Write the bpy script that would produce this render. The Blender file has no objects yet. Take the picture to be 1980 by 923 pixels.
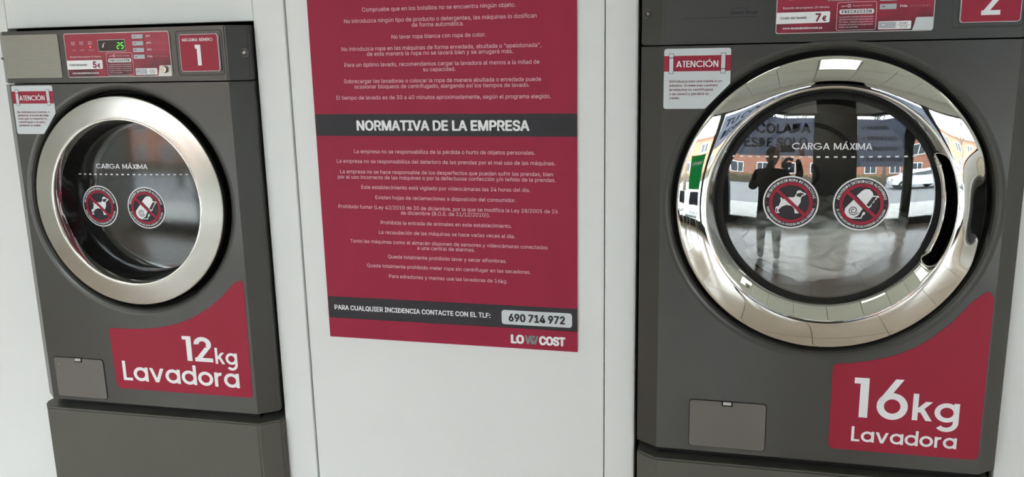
import bpy, bmesh, math, random
from mathutils import Matrix, Vector
from math import sin, cos, pi, radians, sqrt, atan2, hypot
random.seed(7)
SC = bpy.context.scene
COL = SC.collection

# ------------------------------------------------------------------ camera
cam = bpy.data.cameras.new('camera')
cam.sensor_width = 36.0
cam.lens = 1663.0 / 1980.0 * 36.0
cam.clip_start = 0.02
cam.clip_end = 200
camo = bpy.data.objects.new('camera', cam)
COL.objects.link(camo)
R = ((0.9703940699522771, -0.23940993249649473, -0.031909766897910766),
     (0.2407133823400815, 0.9478111214439507, 0.209072106292442),
     (-0.01980950690584964, -0.21056344005829752, 0.9773794663010692))
camo.matrix_world = Matrix(((R[0][0], R[0][2], -R[0][1], 0.0),
                            (R[1][0], R[1][2], -R[1][1], -1.845),
                            (R[2][0], R[2][2], -R[2][1], 1.60),
                            (0, 0, 0, 1)))
SC.camera = camo

# ------------------------------------------------------------------ sky (overcast) and exposure
world = bpy.data.worlds.new('sky')
SC.world = world
world.use_nodes = True
wn, wl = world.node_tree.nodes, world.node_tree.links
wn.clear()
wo = wn.new('ShaderNodeOutputWorld')
wb = wn.new('ShaderNodeBackground')
tc = wn.new('ShaderNodeTexCoord')
sx = wn.new('ShaderNodeSeparateXYZ')
mr = wn.new('ShaderNodeMapRange')
mr.inputs['From Min'].default_value = 0.0
mr.inputs['From Max'].default_value = 1.0
mr.inputs['To Min'].default_value = 1.0
mr.inputs['To Max'].default_value = 3.0
wl.new(tc.outputs['Generated'], sx.inputs[0])
wl.new(sx.outputs['Z'], mr.inputs['Value'])
SKY = 4.4
mm = wn.new('ShaderNodeMath'); mm.operation = 'MULTIPLY'; mm.inputs[1].default_value = SKY
wl.new(mr.outputs[0], mm.inputs[0])
wb.inputs['Color'].default_value = (0.88, 0.94, 1.0, 1)
wl.new(mm.outputs[0], wb.inputs['Strength'])
wl.new(wb.outputs[0], wo.inputs[0])
SC.view_settings.view_transform = 'Standard'
SC.view_settings.look = 'None'
SC.view_settings.gamma = 1.0
SC.view_settings.exposure = 0.97
SC.view_settings.use_curve_mapping = False
LAMP = 1.15      # emission of the ceiling light panels

# ------------------------------------------------------------------ materials
def lin(c):
    return tuple(((v / 255) / 12.92 if v / 255 <= 0.04045 else ((v / 255 + 0.055) / 1.055) ** 2.4) for v in c)

def mat(name, rgb, rough=0.5, metal=0.0, spec=0.5, coat=0.0, noise=0.0, nscale=8.0, bump=0.0, bscale=60.0,
        emit=0.0, stretch=None, aniso=0.0, rvar=0.0, linear=False):
    m = bpy.data.materials.new(name)
    m.use_nodes = True
    nt = m.node_tree
    b = nt.nodes['Principled BSDF']
    col = rgb if linear else lin(rgb)
    b.inputs['Base Color'].default_value = (*col, 1)
    b.inputs['Roughness'].default_value = rough
    b.inputs['Metallic'].default_value = metal
    b.inputs['Specular IOR Level'].default_value = spec
    b.inputs['Coat Weight'].default_value = coat
    b.inputs['Coat Roughness'].default_value = 0.15
    if aniso: b.inputs['Anisotropic'].default_value = aniso
    if emit:
        b.inputs['Emission Color'].default_value = (*col, 1)
        b.inputs['Emission Strength'].default_value = emit
    if noise or bump or rvar:
        t = nt.nodes.new('ShaderNodeTexCoord')
        mp = nt.nodes.new('ShaderNodeMapping')
        if stretch: mp.inputs['Scale'].default_value = stretch
        nt.links.new(t.outputs['Object'], mp.inputs[0])
        def tex(scale, det):
            n = nt.nodes.new('ShaderNodeTexNoise')
            n.inputs['Scale'].default_value = scale
            n.inputs['Detail'].default_value = det
            nt.links.new(mp.outputs[0], n.inputs['Vector'])
            return n
        if noise:
            n = tex(nscale, 4)
            r = nt.nodes.new('ShaderNodeValToRGB')
            r.color_ramp.elements[0].position = 0.3
            r.color_ramp.elements[1].position = 0.7
            r.color_ramp.elements[0].color = (*[c * (1 - noise) for c in col], 1)
            r.color_ramp.elements[1].color = (*[min(1, c * (1 + noise)) for c in col], 1)
            nt.links.new(n.outputs['Fac'], r.inputs[0])
            nt.links.new(r.outputs[0], b.inputs['Base Color'])
        if rvar:
            n = tex(nscale, 3)
            q = nt.nodes.new('ShaderNodeMapRange')
            q.inputs['To Min'].default_value = max(0.01, rough - rvar)
            q.inputs['To Max'].default_value = rough + rvar
            nt.links.new(n.outputs['Fac'], q.inputs['Value'])
            nt.links.new(q.outputs[0], b.inputs['Roughness'])
        if bump:
            n = tex(bscale, 3)
            u = nt.nodes.new('ShaderNodeBump')
            u.inputs['Strength'].default_value = bump
            u.inputs['Distance'].default_value = 0.002
            nt.links.new(n.outputs['Fac'], u.inputs['Height'])
            nt.links.new(u.outputs[0], b.inputs['Normal'])
    return m

M = {}
M['paint'] = mat('graphite_paint', (72, 72, 70), 0.32, 0.55, 0.5, coat=0.2, noise=0.03, nscale=3, bump=0.02, bscale=900)
M['paint_base'] = mat('pedestal_paint', (90, 90, 84), 0.48, 0.15, 0.4, noise=0.03, nscale=3, bump=0.02, bscale=900)
M['hatch'] = mat('hatch_plastic', (104, 101, 97), 0.42, 0.1, 0.5, bump=0.03, bscale=700)
M['black'] = mat('black_rubber', (16, 16, 17), 0.6, 0.0, 0.3, noise=0.1)
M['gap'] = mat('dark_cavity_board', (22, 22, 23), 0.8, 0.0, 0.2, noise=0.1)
M['dark_gloss'] = mat('black_gloss_plastic', (20, 21, 22), 0.12, 0.0, 0.6, rvar=0.03)
M['chrome'] = mat('chrome', (224, 224, 220), 0.025, 1.0, noise=0.01)
M['satin'] = mat('satin_steel', (176, 174, 168), 0.25, 1.0, noise=0.05, nscale=5, rvar=0.05)
M['plate'] = mat('brushed_steel_plate', (140, 138, 130), 0.45, 0.85, noise=0.04, nscale=20, stretch=(1, 1, 14))
M['silver'] = mat('silver_plastic', (190, 190, 186), 0.35, 0.5, noise=0.02)
M['wall'] = mat('white_laminate', (226, 229, 230), 0.38, 0.0, 0.5, noise=0.015, nscale=2, bump=0.02, bscale=300)
M['plaster'] = mat('white_plaster', (226, 226, 222), 0.8, noise=0.02, nscale=3, bump=0.1, bscale=80)
M['paper'] = mat('white_vinyl', (206, 213, 218), 0.4, noise=0.01, nscale=6)
M['posterred'] = mat('poster_red', (156, 40, 68), 0.5, 0, 0.2, noise=0.05, nscale=4, stretch=(3, 1, 0.7))
M['red'] = mat('label_red', (156, 34, 60), 0.42, 0, 0.3, noise=0.03, nscale=7)
M['darkred'] = mat('dark_red_ink', (126, 30, 54), 0.45, noise=0.03)
M['band'] = mat('charcoal_ink', (56, 55, 60), 0.5, 0, 0.2, noise=0.04, nscale=8)
M['white_ink'] = mat('white_ink', (236, 238, 242), 0.45, noise=0.01)
M['pale_ink'] = mat('pale_pink_ink', (222, 190, 198), 0.45, noise=0.01)
M['faint_ink'] = mat('faint_pink_ink', (196, 96, 120), 0.45, noise=0.01)
M['grey_ink'] = mat('grey_ink', (128, 128, 130), 0.45, noise=0.01)
M['black_ink'] = mat('black_ink', (20, 20, 24), 0.45, noise=0.01)
M['steel_drum'] = mat('drum_steel', (158, 154, 146), 0.42, 0.45, noise=0.2, nscale=9, bump=0.3, bscale=60)
M['gasket'] = mat('grey_gasket', (70, 72, 72), 0.5, noise=0.1, nscale=9)
M['cloth'] = mat('wet_white_cloth', (232, 234, 228), 0.6, noise=0.3, nscale=14, bump=0.6, bscale=25)
M['button'] = mat('grey_button_plastic', (178, 184, 192), 0.35, noise=0.02)
M['screen'] = mat('display_black', (10, 12, 12), 0.2, noise=0.1)
M['green_led'] = mat('green_led', (90, 235, 60), 0.5, emit=1.0, noise=0.01)
M['red_led'] = mat('red_led', (255, 90, 60), 0.5, emit=1.6, noise=0.01)
M['floor_tile'] = mat('beige_floor_tile', (206, 188, 172), 0.2, 0, 0.5, noise=0.08, nscale=2.2, rvar=0.05)
M['grout'] = mat('dark_grout', (96, 84, 76), 0.8, noise=0.1)
M['ceil_tile'] = mat('ceiling_tile', (222, 226, 214), 0.85, noise=0.03, nscale=3, bump=0.2, bscale=120)
M['ceil_grid'] = mat('ceiling_grid', (150, 152, 146), 0.6, noise=0.02)
M['lamp'] = mat('light_diffuser', (255, 252, 244), 0.5, emit=LAMP)
M['frame'] = mat('dark_window_frame', (52, 54, 54), 0.4, 0.3, noise=0.05)
M['navy'] = mat('navy_plastic', (44, 56, 74), 0.45, noise=0.03)
M['seat'] = mat('pale_blue_plastic', (150, 168, 178), 0.35, noise=0.03)
M['cloth_dark'] = mat('dark_jacket', (14, 15, 19), 0.8, noise=0.2, nscale=30, bump=0.3, bscale=200)
M['trousers'] = mat('dark_trousers', (36, 40, 52), 0.85, noise=0.2, nscale=30, bump=0.3, bscale=200)
M['skin'] = mat('skin', (190, 142, 118), 0.5, noise=0.05, nscale=12)
M['asphalt'] = mat('asphalt', (104, 104, 104), 0.9, noise=0.15, nscale=6, bump=0.4, bscale=40)
M['pavement'] = mat('pavement', (150, 148, 142), 0.9, noise=0.1, nscale=3, bump=0.3, bscale=40)
M['brick'] = mat('orange_brick', (158, 108, 86), 0.9, noise=0.18, nscale=2.5, bump=0.4, bscale=30)
M['bark'] = mat('bark', (92, 80, 68), 0.9, noise=0.3, nscale=10, bump=0.6, bscale=30)
M['leaf'] = mat('leaf', (84, 100, 52), 0.8, noise=0.35, nscale=5)
M['car'] = mat('white_car_paint', (226, 228, 230), 0.2, 0, 0.6, coat=0.6, noise=0.01)
M['carglass'] = mat('car_glass', (36, 42, 48), 0.08, 0, 0.7, noise=0.02)
M['tyre'] = mat('tyre', (24, 24, 25), 0.8, noise=0.1)

def panel_print():
    m = mat('control_panel_print', (158, 36, 62), 0.36, 0, 0.5)
    nt = m.node_tree; b = nt.nodes['Principled BSDF']
    t = nt.nodes.new('ShaderNodeTexCoord')
    v = nt.nodes.new('ShaderNodeTexVoronoi'); v.inputs['Scale'].default_value = 26; v.feature = 'SMOOTH_F1'
    n = nt.nodes.new('ShaderNodeTexNoise'); n.inputs['Scale'].default_value = 14; n.inputs['Detail'].default_value = 3
    s = nt.nodes.new('ShaderNodeSeparateXYZ')
    nt.links.new(t.outputs['Object'], v.inputs['Vector']); nt.links.new(t.outputs['Object'], n.inputs['Vector'])
    nt.links.new(t.outputs['Generated'], s.inputs[0])
    g = nt.nodes.new('ShaderNodeMapRange'); g.inputs['From Min'].default_value = 0.62; g.inputs['From Max'].default_value = 0.0
    nt.links.new(s.outputs['Z'], g.inputs['Value'])
    a = nt.nodes.new('ShaderNodeMath'); a.operation = 'MULTIPLY'
    nt.links.new(v.outputs['Distance'], a.inputs[0]); a.inputs[1].default_value = 1.5
    a2 = nt.nodes.new('ShaderNodeMath'); a2.operation = 'MULTIPLY'
    nt.links.new(a.outputs[0], a2.inputs[0]); nt.links.new(n.outputs['Fac'], a2.inputs[1])
    a3 = nt.nodes.new('ShaderNodeMath'); a3.operation = 'MULTIPLY'; a3.use_clamp = True
    nt.links.new(a2.outputs[0], a3.inputs[0]); nt.links.new(g.outputs[0], a3.inputs[1])
    r = nt.nodes.new('ShaderNodeValToRGB')
    r.color_ramp.elements[0].position = 0.05; r.color_ramp.elements[0].color = (*lin((158, 36, 62)), 1)
    r.color_ramp.elements[1].position = 0.42; r.color_ramp.elements[1].color = (*lin((58, 12, 30)), 1)
    nt.links.new(a3.outputs[0], r.inputs[0]); nt.links.new(r.outputs[0], b.inputs['Base Color'])
    return m
M['panelred'] = panel_print()

def glass(name, tint, refl, ior=1.45, rough=0.0):
    m = bpy.data.materials.new(name); m.use_nodes = True
    nt = m.node_tree; nt.nodes.clear()
    o = nt.nodes.new('ShaderNodeOutputMaterial'); mx = nt.nodes.new('ShaderNodeMixShader')
    tr = nt.nodes.new('ShaderNodeBsdfTransparent'); gl = nt.nodes.new('ShaderNodeBsdfGlossy')
    fr = nt.nodes.new('ShaderNodeFresnel'); fr.inputs['IOR'].default_value = ior
    ad = nt.nodes.new('ShaderNodeMath'); ad.operation = 'ADD'; ad.use_clamp = True; ad.inputs[1].default_value = refl
    tr.inputs[0].default_value = (*tint, 1); gl.inputs['Color'].default_value = (0.95, 0.97, 1, 1); gl.inputs['Roughness'].default_value = rough
    nt.links.new(fr.outputs[0], ad.inputs[0]); nt.links.new(ad.outputs[0], mx.inputs[0])
    nt.links.new(tr.outputs[0], mx.inputs[1]); nt.links.new(gl.outputs[0], mx.inputs[2]); nt.links.new(mx.outputs[0], o.inputs[0])
    return m
M['door_glass'] = glass('door_glass', (0.93, 0.95, 0.93), 0.17)
M['door_glass1'] = glass('door_glass_dusty', (0.74, 0.73, 0.70), 0.05, rough=0.09)
M['clear_back'] = glass('door_glass_inner', (0.95, 0.95, 0.95), -0.2)
def film(name, rgb):
    m = bpy.data.materials.new(name); m.use_nodes = True
    nt = m.node_tree; b = nt.nodes['Principled BSDF']; b.inputs['Base Color'].default_value = (*lin(rgb), 1); b.inputs['Roughness'].default_value = 0.5
    o = nt.nodes['Material Output']; t = nt.nodes.new('ShaderNodeBsdfTranslucent'); t.inputs[0].default_value = (*lin(rgb), 1)
    n = nt.nodes.new('ShaderNodeTexNoise'); n.inputs['Scale'].default_value = 3; q = nt.nodes.new('ShaderNodeMapRange'); q.inputs['To Min'].default_value = .45; q.inputs['To Max'].default_value = .6
    nt.links.new(n.outputs['Fac'], q.inputs['Value'])
    mx = nt.nodes.new('ShaderNodeMixShader'); nt.links.new(q.outputs[0], mx.inputs[0]); nt.links.new(b.outputs[0], mx.inputs[1]); nt.links.new(t.outputs[0], mx.inputs[2]); nt.links.new(mx.outputs[0], o.inputs[0])
    return m
M['vinyl'] = film('window_vinyl', (196, 202, 216)); M['green'] = film('green_vinyl', (20, 160, 100))
M['pane'] = glass('window_pane', (0.96, 0.98, 0.97), 0.0)

# ------------------------------------------------------------------ helpers
def obj(name, vf, m, parent=None, smooth=False, auto=None):
    me = bpy.data.meshes.new(name)
    v, f = vf
    me.from_pydata([tuple(p) for p in v], [], f)
    me.materials.append(m)
    if smooth:
        for p in me.polygons: p.use_smooth = True
        if auto: me.set_sharp_from_angle(angle=radians(auto))
    me.update()
    o = bpy.data.objects.new(name, me)
    COL.objects.link(o)
    if parent: o.parent = parent
    return o

def tag(o, label=None, cat=None, group=None, kind=None):
    if label: o['label'] = label
    if cat: o['category'] = cat
    if group: o['group'] = group
    if kind: o['kind'] = kind
    return o

def empty(name, loc, rz=0.0):
    o = bpy.data.objects.new(name, None); COL.objects.link(o)
    o.location = loc; o.rotation_euler = (0, 0, rz); o.empty_display_size = 0.1
    return o

class B:
    def __init__(s): s.v = []; s.f = []
    def add(s, v, f):
        n = len(s.v); s.v += [tuple(p) for p in v]; s.f += [tuple(i + n for i in q) for q in f]; return s
    def box(s, x0, x1, y0, y1, z0, z1, bv=0.0):
        if bv <= 0:
            v = [(x, y, z) for x in (x0, x1) for y in (y0, y1) for z in (z0, z1)]
            return s.add(v, [(0, 1, 3, 2), (4, 6, 7, 5), (0, 4, 5, 1), (2, 3, 7, 6), (0, 2, 6, 4), (1, 5, 7, 3)])
        bm = bmesh.new()
        bmesh.ops.create_cube(bm, size=1)
        for q in bm.verts: q.co = ((x0 + x1) / 2 + q.co.x * (x1 - x0), (y0 + y1) / 2 + q.co.y * (y1 - y0), (z0 + z1) / 2 + q.co.z * (z1 - z0))
        bmesh.ops.bevel(bm, geom=bm.edges[:], offset=bv, segments=2, affect='EDGES', profile=0.6)
        bm.verts.index_update()
        s.add([q.co[:] for q in bm.verts], [[q.index for q in f.verts] for f in bm.faces]); bm.free(); return s
    def tube(s, pts, rads, n=10, cap=True):
        rings = []
        pts = [Vector(p) for p in pts]
        if not hasattr(rads, '__len__'): rads = [rads] * len(pts)
        up = None
        for i, p in enumerate(pts):
            d = (pts[min(i + 1, len(pts) - 1)] - pts[max(i - 1, 0)]).normalized()
            a = d.orthogonal().normalized() if up is None else (up - up.dot(d) * d).normalized()
            up = a; b2 = d.cross(a)
            rings.append([p + (a * cos(2 * pi * k / n) + b2 * sin(2 * pi * k / n)) * rads[i] for k in range(n)])
        v = [q for r in rings for q in r]; f = []
        for i in range(len(pts) - 1):
            for k in range(n):
                f.append((i * n + k, i * n + (k + 1) % n, (i + 1) * n + (k + 1) % n, (i + 1) * n + k))
        if cap:
            f.append(tuple(range(n))[::-1]); f.append(tuple((len(pts) - 1) * n + k for k in range(n)))
        return s.add(v, f)
    @property
    def vf(s): return (s.v, s.f)

def lathe(cx, cz, prof, n=192, closed=False):
    """profile of (radius, y) points turned about the y-axis line through (cx, cz)"""
    v, f = [], []
    for k in range(n):
        a = 2 * pi * k / n
        for r, y in prof: v.append((cx + r * cos(a), y, cz + r * sin(a)))
    m = len(prof)
    for k in range(n):
        k2 = (k + 1) % n
        for i in range(m - 1 if not closed else m):
            j = (i + 1) % m
            f.append((k * m + i, k2 * m + i, k2 * m + j, k * m + j))
    return v, f

def fix(vf):
    """merge centre points and make the normals consistent"""
    bm = bmesh.new()
    vs = [bm.verts.new(p) for p in vf[0]]
    for q in vf[1]:
        try: bm.faces.new([vs[i] for i in q])
        except ValueError: pass
    bmesh.ops.remove_doubles(bm, verts=bm.verts[:], dist=1e-6)
    bmesh.ops.recalc_face_normals(bm, faces=bm.faces[:])
    bm.verts.index_update()
    r = ([v.co[:] for v in bm.verts], [[v.index for v in f.verts] for f in bm.faces]); bm.free()
    return r

def rpoly(pts, seg=6):
    """polygon with rounded corners: points (x, z, radius)"""
    out = []
    n = len(pts)
    for i in range(n):
        x, z = pts[i][:2]; r = pts[i][2] if len(pts[i]) > 2 else 0
        if r <= 0: out.append((x, z)); continue
        px, pz = pts[i - 1][:2]; nx, nz = pts[(i + 1) % n][:2]
        a = Vector((px - x, pz - z)); b = Vector((nx - x, nz - z))
        la, lb = a.length, b.length; a.normalize(); b.normalize()
        ang = a.angle(b); t = min(r / math.tan(ang / 2), la * 0.49, lb * 0.49)
        p0 = Vector((x, z)) + a * t; p1 = Vector((x, z)) + b * t; c = Vector((x, z))
        for k in range(seg + 1):
            u = k / seg
            q = p0 * (1 - u) ** 2 + c * 2 * u * (1 - u) + p1 * u * u
            out.append((q.x, q.y))
    return out

def rrect(x0, x1, z0, z1, r, seg=6):
    return rpoly([(x0, z0, r), (x1, z0, r), (x1, z1, r), (x0, z1, r)], seg)

def slab(poly, y0, y1):
    """prism: outline in x-z, from front y0 back to y1"""
    n = len(poly)
    v = [(x, y0, z) for x, z in poly] + [(x, y1, z) for x, z in poly]
    f = [tuple(range(n)), tuple(range(2 * n - 1, n - 1, -1))]
    f += [(i, i + n, (i + 1) % n + n, (i + 1) % n) for i in range(n)]
    return fix((v, f))

# ---- lettering, built-in font
_tc = {}
try:      # the sans face that ships inside Blender itself; the built-in face if it is not there
    import os
    FONT = bpy.data.fonts.load(os.path.join(bpy.utils.system_resource('DATAFILES'), 'fonts', 'Inter.woff2'))
except Exception:
    FONT = None
def glyphs(s, bold=0.0, space=1.0, res=3):
    key = (s, bold, space, res)
    if key not in _tc:
        cu = bpy.data.curves.new('t', 'FONT'); cu.body = s; cu.size = 1.0
        if FONT: cu.font = FONT
        cu.offset = 0.0
        cu.space_character = space; cu.resolution_u = res; cu.fill_mode = 'FRONT'
        o = bpy.data.objects.new('t', cu); COL.objects.link(o)
        dg = bpy.context.evaluated_depsgraph_get(); dg.update()
        me = bpy.data.meshes.new_from_object(o.evaluated_get(dg))
        v = [(p.co.x, p.co.y) for p in me.vertices]; f = [tuple(p.vertices) for p in me.polygons]
        bpy.data.objects.remove(o); bpy.data.curves.remove(cu); bpy.data.meshes.remove(me)
        if bold:      # heavier strokes: the same outline laid down several times, slightly shifted
            v0, f0, v, f = v, f, [], []
            for dx, dy in ((-1, 0), (1, 0), (0, -.7), (0, .7), (-.7, -.5), (.7, .5), (-.7, .5), (.7, -.5)):
                n_ = len(v); v += [(x + dx * bold, y + dy * bold, len(v) // len(v0) * .00002) for x, y in v0]; f += [tuple(i + n_ for i in q) for q in f0]
        _tc[key] = (v, f)
    return _tc[key]
CAP = max(y for x, y in glyphs('H')[0])

def ftext(s, x0, x1, z, cap=None, bold=0.0, space=1.0, res=3):
    """text fitted between x0 and x1 on the baseline z; cap = height of a capital (None keeps the proportions)"""
    v, f = glyphs(s, bold, space, res)
    a = min(p[0] for p in v); b = max(p[0] for p in v)
    D = lambda p: p[2] if len(p) > 2 else 0.0
    sx_ = (x1 - x0) / (b - a); sz = cap / CAP if cap else sx_
    return [(x0 + (p[0] - a) * sx_, z + p[1] * sz, D(p)) for p in v], f

# ---- lettering, geometric round letters made of strokes and arcs
def geo_char(c, w, xh):
    P = []   # polygons (quads)
    def stem(x, y0, y1, ww=None):
        ww = ww or w; P.append([(x - ww / 2, y0), (x + ww / 2, y0), (x + ww / 2, y1), (x - ww / 2, y1)])
    def bar(x0, x1, y, ww=None):
        ww = ww or w * 0.92; P.append([(x0, y - ww / 2), (x1, y - ww / 2), (x1, y + ww / 2), (x0, y + ww / 2)])
    def diag(x0, y0, x1, y1, k=1.0):
        h = w * k * hypot(x1 - x0, y1 - y0) / abs(y1 - y0) / 2
        P.append([(x0 - h, y0), (x0 + h, y0), (x1 + h, y1), (x1 - h, y1)])
    def arc(cx, cy, rx, a0, a1, ry=None, n=None):
        ry = ry or rx; n = n or max(6, int(abs(a1 - a0) / 8))
        for k in range(n):
            t0 = radians(a0 + (a1 - a0) * k / n); t1 = radians(a0 + (a1 - a0) * (k + 1) / n)
            q = []
            for t, s_ in ((t0, -1), (t0, 1), (t1, 1), (t1, -1)):
                q.append((cx + (rx + s_ * w / 2) * cos(t), cy + (ry + s_ * w / 2) * sin(t)))
            P.append(q)
    rc = xh / 2 - w / 2; o = xh / 2
    if c in 'aoqdg':
        arc(o, o, rc, 0, 360)
        adv = xh
        if c == 'a': stem(xh - w / 2, 0, xh)
        if c == 'd': stem(xh - w / 2, 0, 1.0)
        if c == 'q': stem(xh - w / 2, -0.3, xh)
        if c == 'g': stem(xh - w / 2, 0.0, xh); arc(o, 0.0, rc, 0, -140)
    elif c == 'v':
        diag(w * 0.55 + 0.27, 0, w * 0.55, xh); diag(w * 0.55 + 0.27, 0, w * 0.55 + 0.54, xh); adv = w * 1.1 + 0.54
    elif c == 'r':
        stem(w / 2, 0, xh); arc(w / 2 + 0.23, xh - 0.23 - w / 2, 0.23, 180, 80); adv = w / 2 + 0.30
    elif c == 'k':
        stem(w / 2, 0, 1.0); diag(w * 0.75, xh * 0.42, 0.48, xh, 0.95); diag(0.5, 0, w * 1.55, xh * 0.62, 1.0); adv = 0.60
    elif c == '1':
        stem(0.31, 0, 1.0); bar(0.10, 0.31, 1 - w * 0.42, w * 0.84); adv = 0.31 + w / 2
        P[:] = [[(x - 0.10, y) for x, y in q] for q in P]; adv -= 0.10
    elif c == '2':
        arc(0.29, 0.71, 0.29 - w / 2 + 0.0, 185, -38); diag(w * 0.62, w * 0.5, 0.29 + (0.29 - w / 2) * cos(radians(-38)) + 0.0, 0.71 + (0.29 - w / 2) * sin(radians(-38)), 0.9)
        bar(0.0, 0.60, w * 0.46); adv = 0.60
    elif c == '5':
        bar(0.1, 0.52, 1 - w * 0.46); diag(0.09, 0.5, 0.14, 1.0); arc(0.27, 0.32, 0.32 - w / 2, 150, -140, ry=0.32 - w / 2); adv = 0.6
    elif c == '6':
        arc(0.33, 0.33, 0.33 - w / 2, 0, 360); diag(w * 0.62 + 0.02, 0.45, 0.46, 1.0, 0.95); adv = 0.66
    elif c == 'L': stem(w / 2, 0, 1); bar(0, 0.46, w * 0.46); adv = 0.46
    elif c == 'T': stem(0.21, 0, 1); bar(0, 0.42, 1 - w * 0.46); adv = 0.42
    elif c == 'E': stem(w / 2, 0, 1); bar(0, 0.46, w * 0.46); bar(0, 0.44, 0.52); bar(0, 0.46, 1 - w * 0.46); adv = 0.46
    elif c in 'IÍ': stem(w / 2, 0, 1); adv = w
    elif c in 'NÑ': stem(w / 2, 0, 1); stem(0.66 - w / 2, 0, 1); diag(0.66 - w * 0.62, 0, w * 0.62, 1); adv = 0.66
    elif c == 'M':
        stem(w / 2, 0, 1); stem(0.82 - w / 2, 0, 1); diag(0.41, 0.1, w * 0.6, 1); diag(0.41, 0.1, 0.82 - w * 0.6, 1); adv = 0.82
    elif c in 'AÁ': diag(w * 0.6, 0, 0.39, 1); diag(0.78 - w * 0.6, 0, 0.39, 1); bar(0.18, 0.60, 0.27); adv = 0.78
    elif c == 'X': diag(w * 0.6, 0, 0.62 - w * 0.6, 1); diag(0.62 - w * 0.6, 0, w * 0.6, 1); adv = 0.62
    elif c == 'R':
        stem(w / 2, 0, 1); arc(0.28, 0.735, 0.265 - w / 2, -90, 90); bar(0, 0.28, 1 - w / 2, w); bar(0, 0.28, 0.47 + w / 2, w); diag(0.5 - w * 0.4, 0, 0.27, 0.5); adv = 0.54
    elif c in 'UÚ':
        stem(w / 2, 0.28, 1); stem(0.56 - w / 2, 0.28, 1); arc(0.28, 0.28, 0.28 - w / 2, 180, 360); adv = 0.56
    elif c in 'OÓQ':
        arc(0.5, 0.5, 0.5 - w / 2, 0, 360); adv = 1.0
        if c == 'Q': diag(0.88, 0.02, 0.62, 0.3)
    elif c == 'C': arc(0.5, 0.5, 0.5 - w / 2, 42, 318); adv = 0.88
    elif c == 'G': arc(0.5, 0.5, 0.5 - w / 2, 42, 350); bar(0.5, 0.99, 0.46); adv = 1.0
    else: return [], 0.32
    top = {'A': 0.39}
    if c in 'ÁÓÚÍ':
        x = adv / 2; P.append([(x - 0.04, 1.07), (x + 0.09, 1.07), (x + 0.2, 1.26), (x + 0.04, 1.26)])
    return P, adv

def gtext(s, x0, x1, z, cap, w=0.15, xh=0.72, gap=0.09):
    polys = []; x = 0.0
    for i, c in enumerate(s):
        P, adv = geo_char(c, w, xh)
        for q in P: polys.append([(x + a, b) for a, b in q])
        x += adv + gap
    x -= gap
    k = (x1 - x0) / x
    v, f = [], []
    for i, q in enumerate(polys):      # strokes lie a hair apart in depth so that they never coincide
        n = len(v); v += [(x0 + a * k, z + b * cap, (i % 9) * .00002) for a, b in q]; f.append(tuple(range(n, n + len(q))))
    return v, f

def poly2(pts): return list(pts), [tuple(range(len(pts)))]
def rect2(x0, x1, z0, z1): return [(x0, z0), (x1, z0), (x1, z1), (x0, z1)], [(0, 1, 2, 3)]
def line2(pts, w, closed=False):
    """flat stroke along points"""
    v, f = [], []
    n = len(pts); pts = [Vector(p) for p in pts]
    for i, p in enumerate(pts):
        a = pts[(i - 1) % n] if (closed or i > 0) else p; b = pts[(i + 1) % n] if (closed or i < n - 1) else p
        d = (b - a).normalized(); nn = Vector((-d.y, d.x)) * w / 2
        v += [tuple(p - nn), tuple(p + nn)]
    for i in range(n if closed else n - 1):
        j = (i + 1) % n; f.append((2 * i, 2 * j, 2 * j + 1, 2 * i + 1))
    return v, f
def ring2(cx, cz, r0, r1, n=64, rad=2, a0=0, a1=360):
    v, f = [], []
    full = abs(a1 - a0) >= 360
    m = n if full else n + 1
    for k in range(m):
        a = radians(a0 + (a1 - a0) * k / n)
        for i in range(rad + 1):
            r = r0 + (r1 - r0) * i / rad; v.append((cx + r * cos(a), cz + r * sin(a)))
    for k in range(n):
        k2 = (k + 1) % m
        for i in range(rad): f.append((k * (rad + 1) + i, k * (rad + 1) + i + 1, k2 * (rad + 1) + i + 1, k2 * (rad + 1) + i))
    return v, f
def arctext(s, cx, cz, r, a0, a1, cap, top=True, bold=0.02):
    """text bent round a circle from angle a0 to a1 (degrees)"""
    v, f = glyphs(s, bold, 1.05, 2)
    lo = min(p[0] for p in v); hi = max(p[0] for p in v); out = []
    for p in v:
        x, y = p[:2]
        a = radians(a0 + (a1 - a0) * (x - lo) / (hi - lo)); rr = r + (y / CAP * cap if top else -y / CAP * cap)
        out.append((cx + rr * cos(a), cz + rr * sin(a), p[2] if len(p) > 2 else 0.0))
    return out, f

class Print:
    """flat printed layer(s) joined in one mesh, at depth y (number or function of x, z)"""
    def __init__(s, y): s.b = B(); s.y = y if callable(y) else (lambda x, z: y)
    def add(s, vf2):
        v, f = vf2
        s.b.add([(p[0], s.y(p[0], p[1]) - (p[2] if len(p) > 2 else 0.0), p[1]) for p in v], f); return s
    def make(s, name, m, parent):
        o = obj(name, s.b.vf, m, parent)
        if 'lettering' in name or name in ('maximum_load_line', 'display_digits', 'pictogram', 'pictogram_detail', 'exclamation_mark', 'exclamation_outline', 'prohibition_bar'): o['kind'] = 'stuff'
        return o

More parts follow.
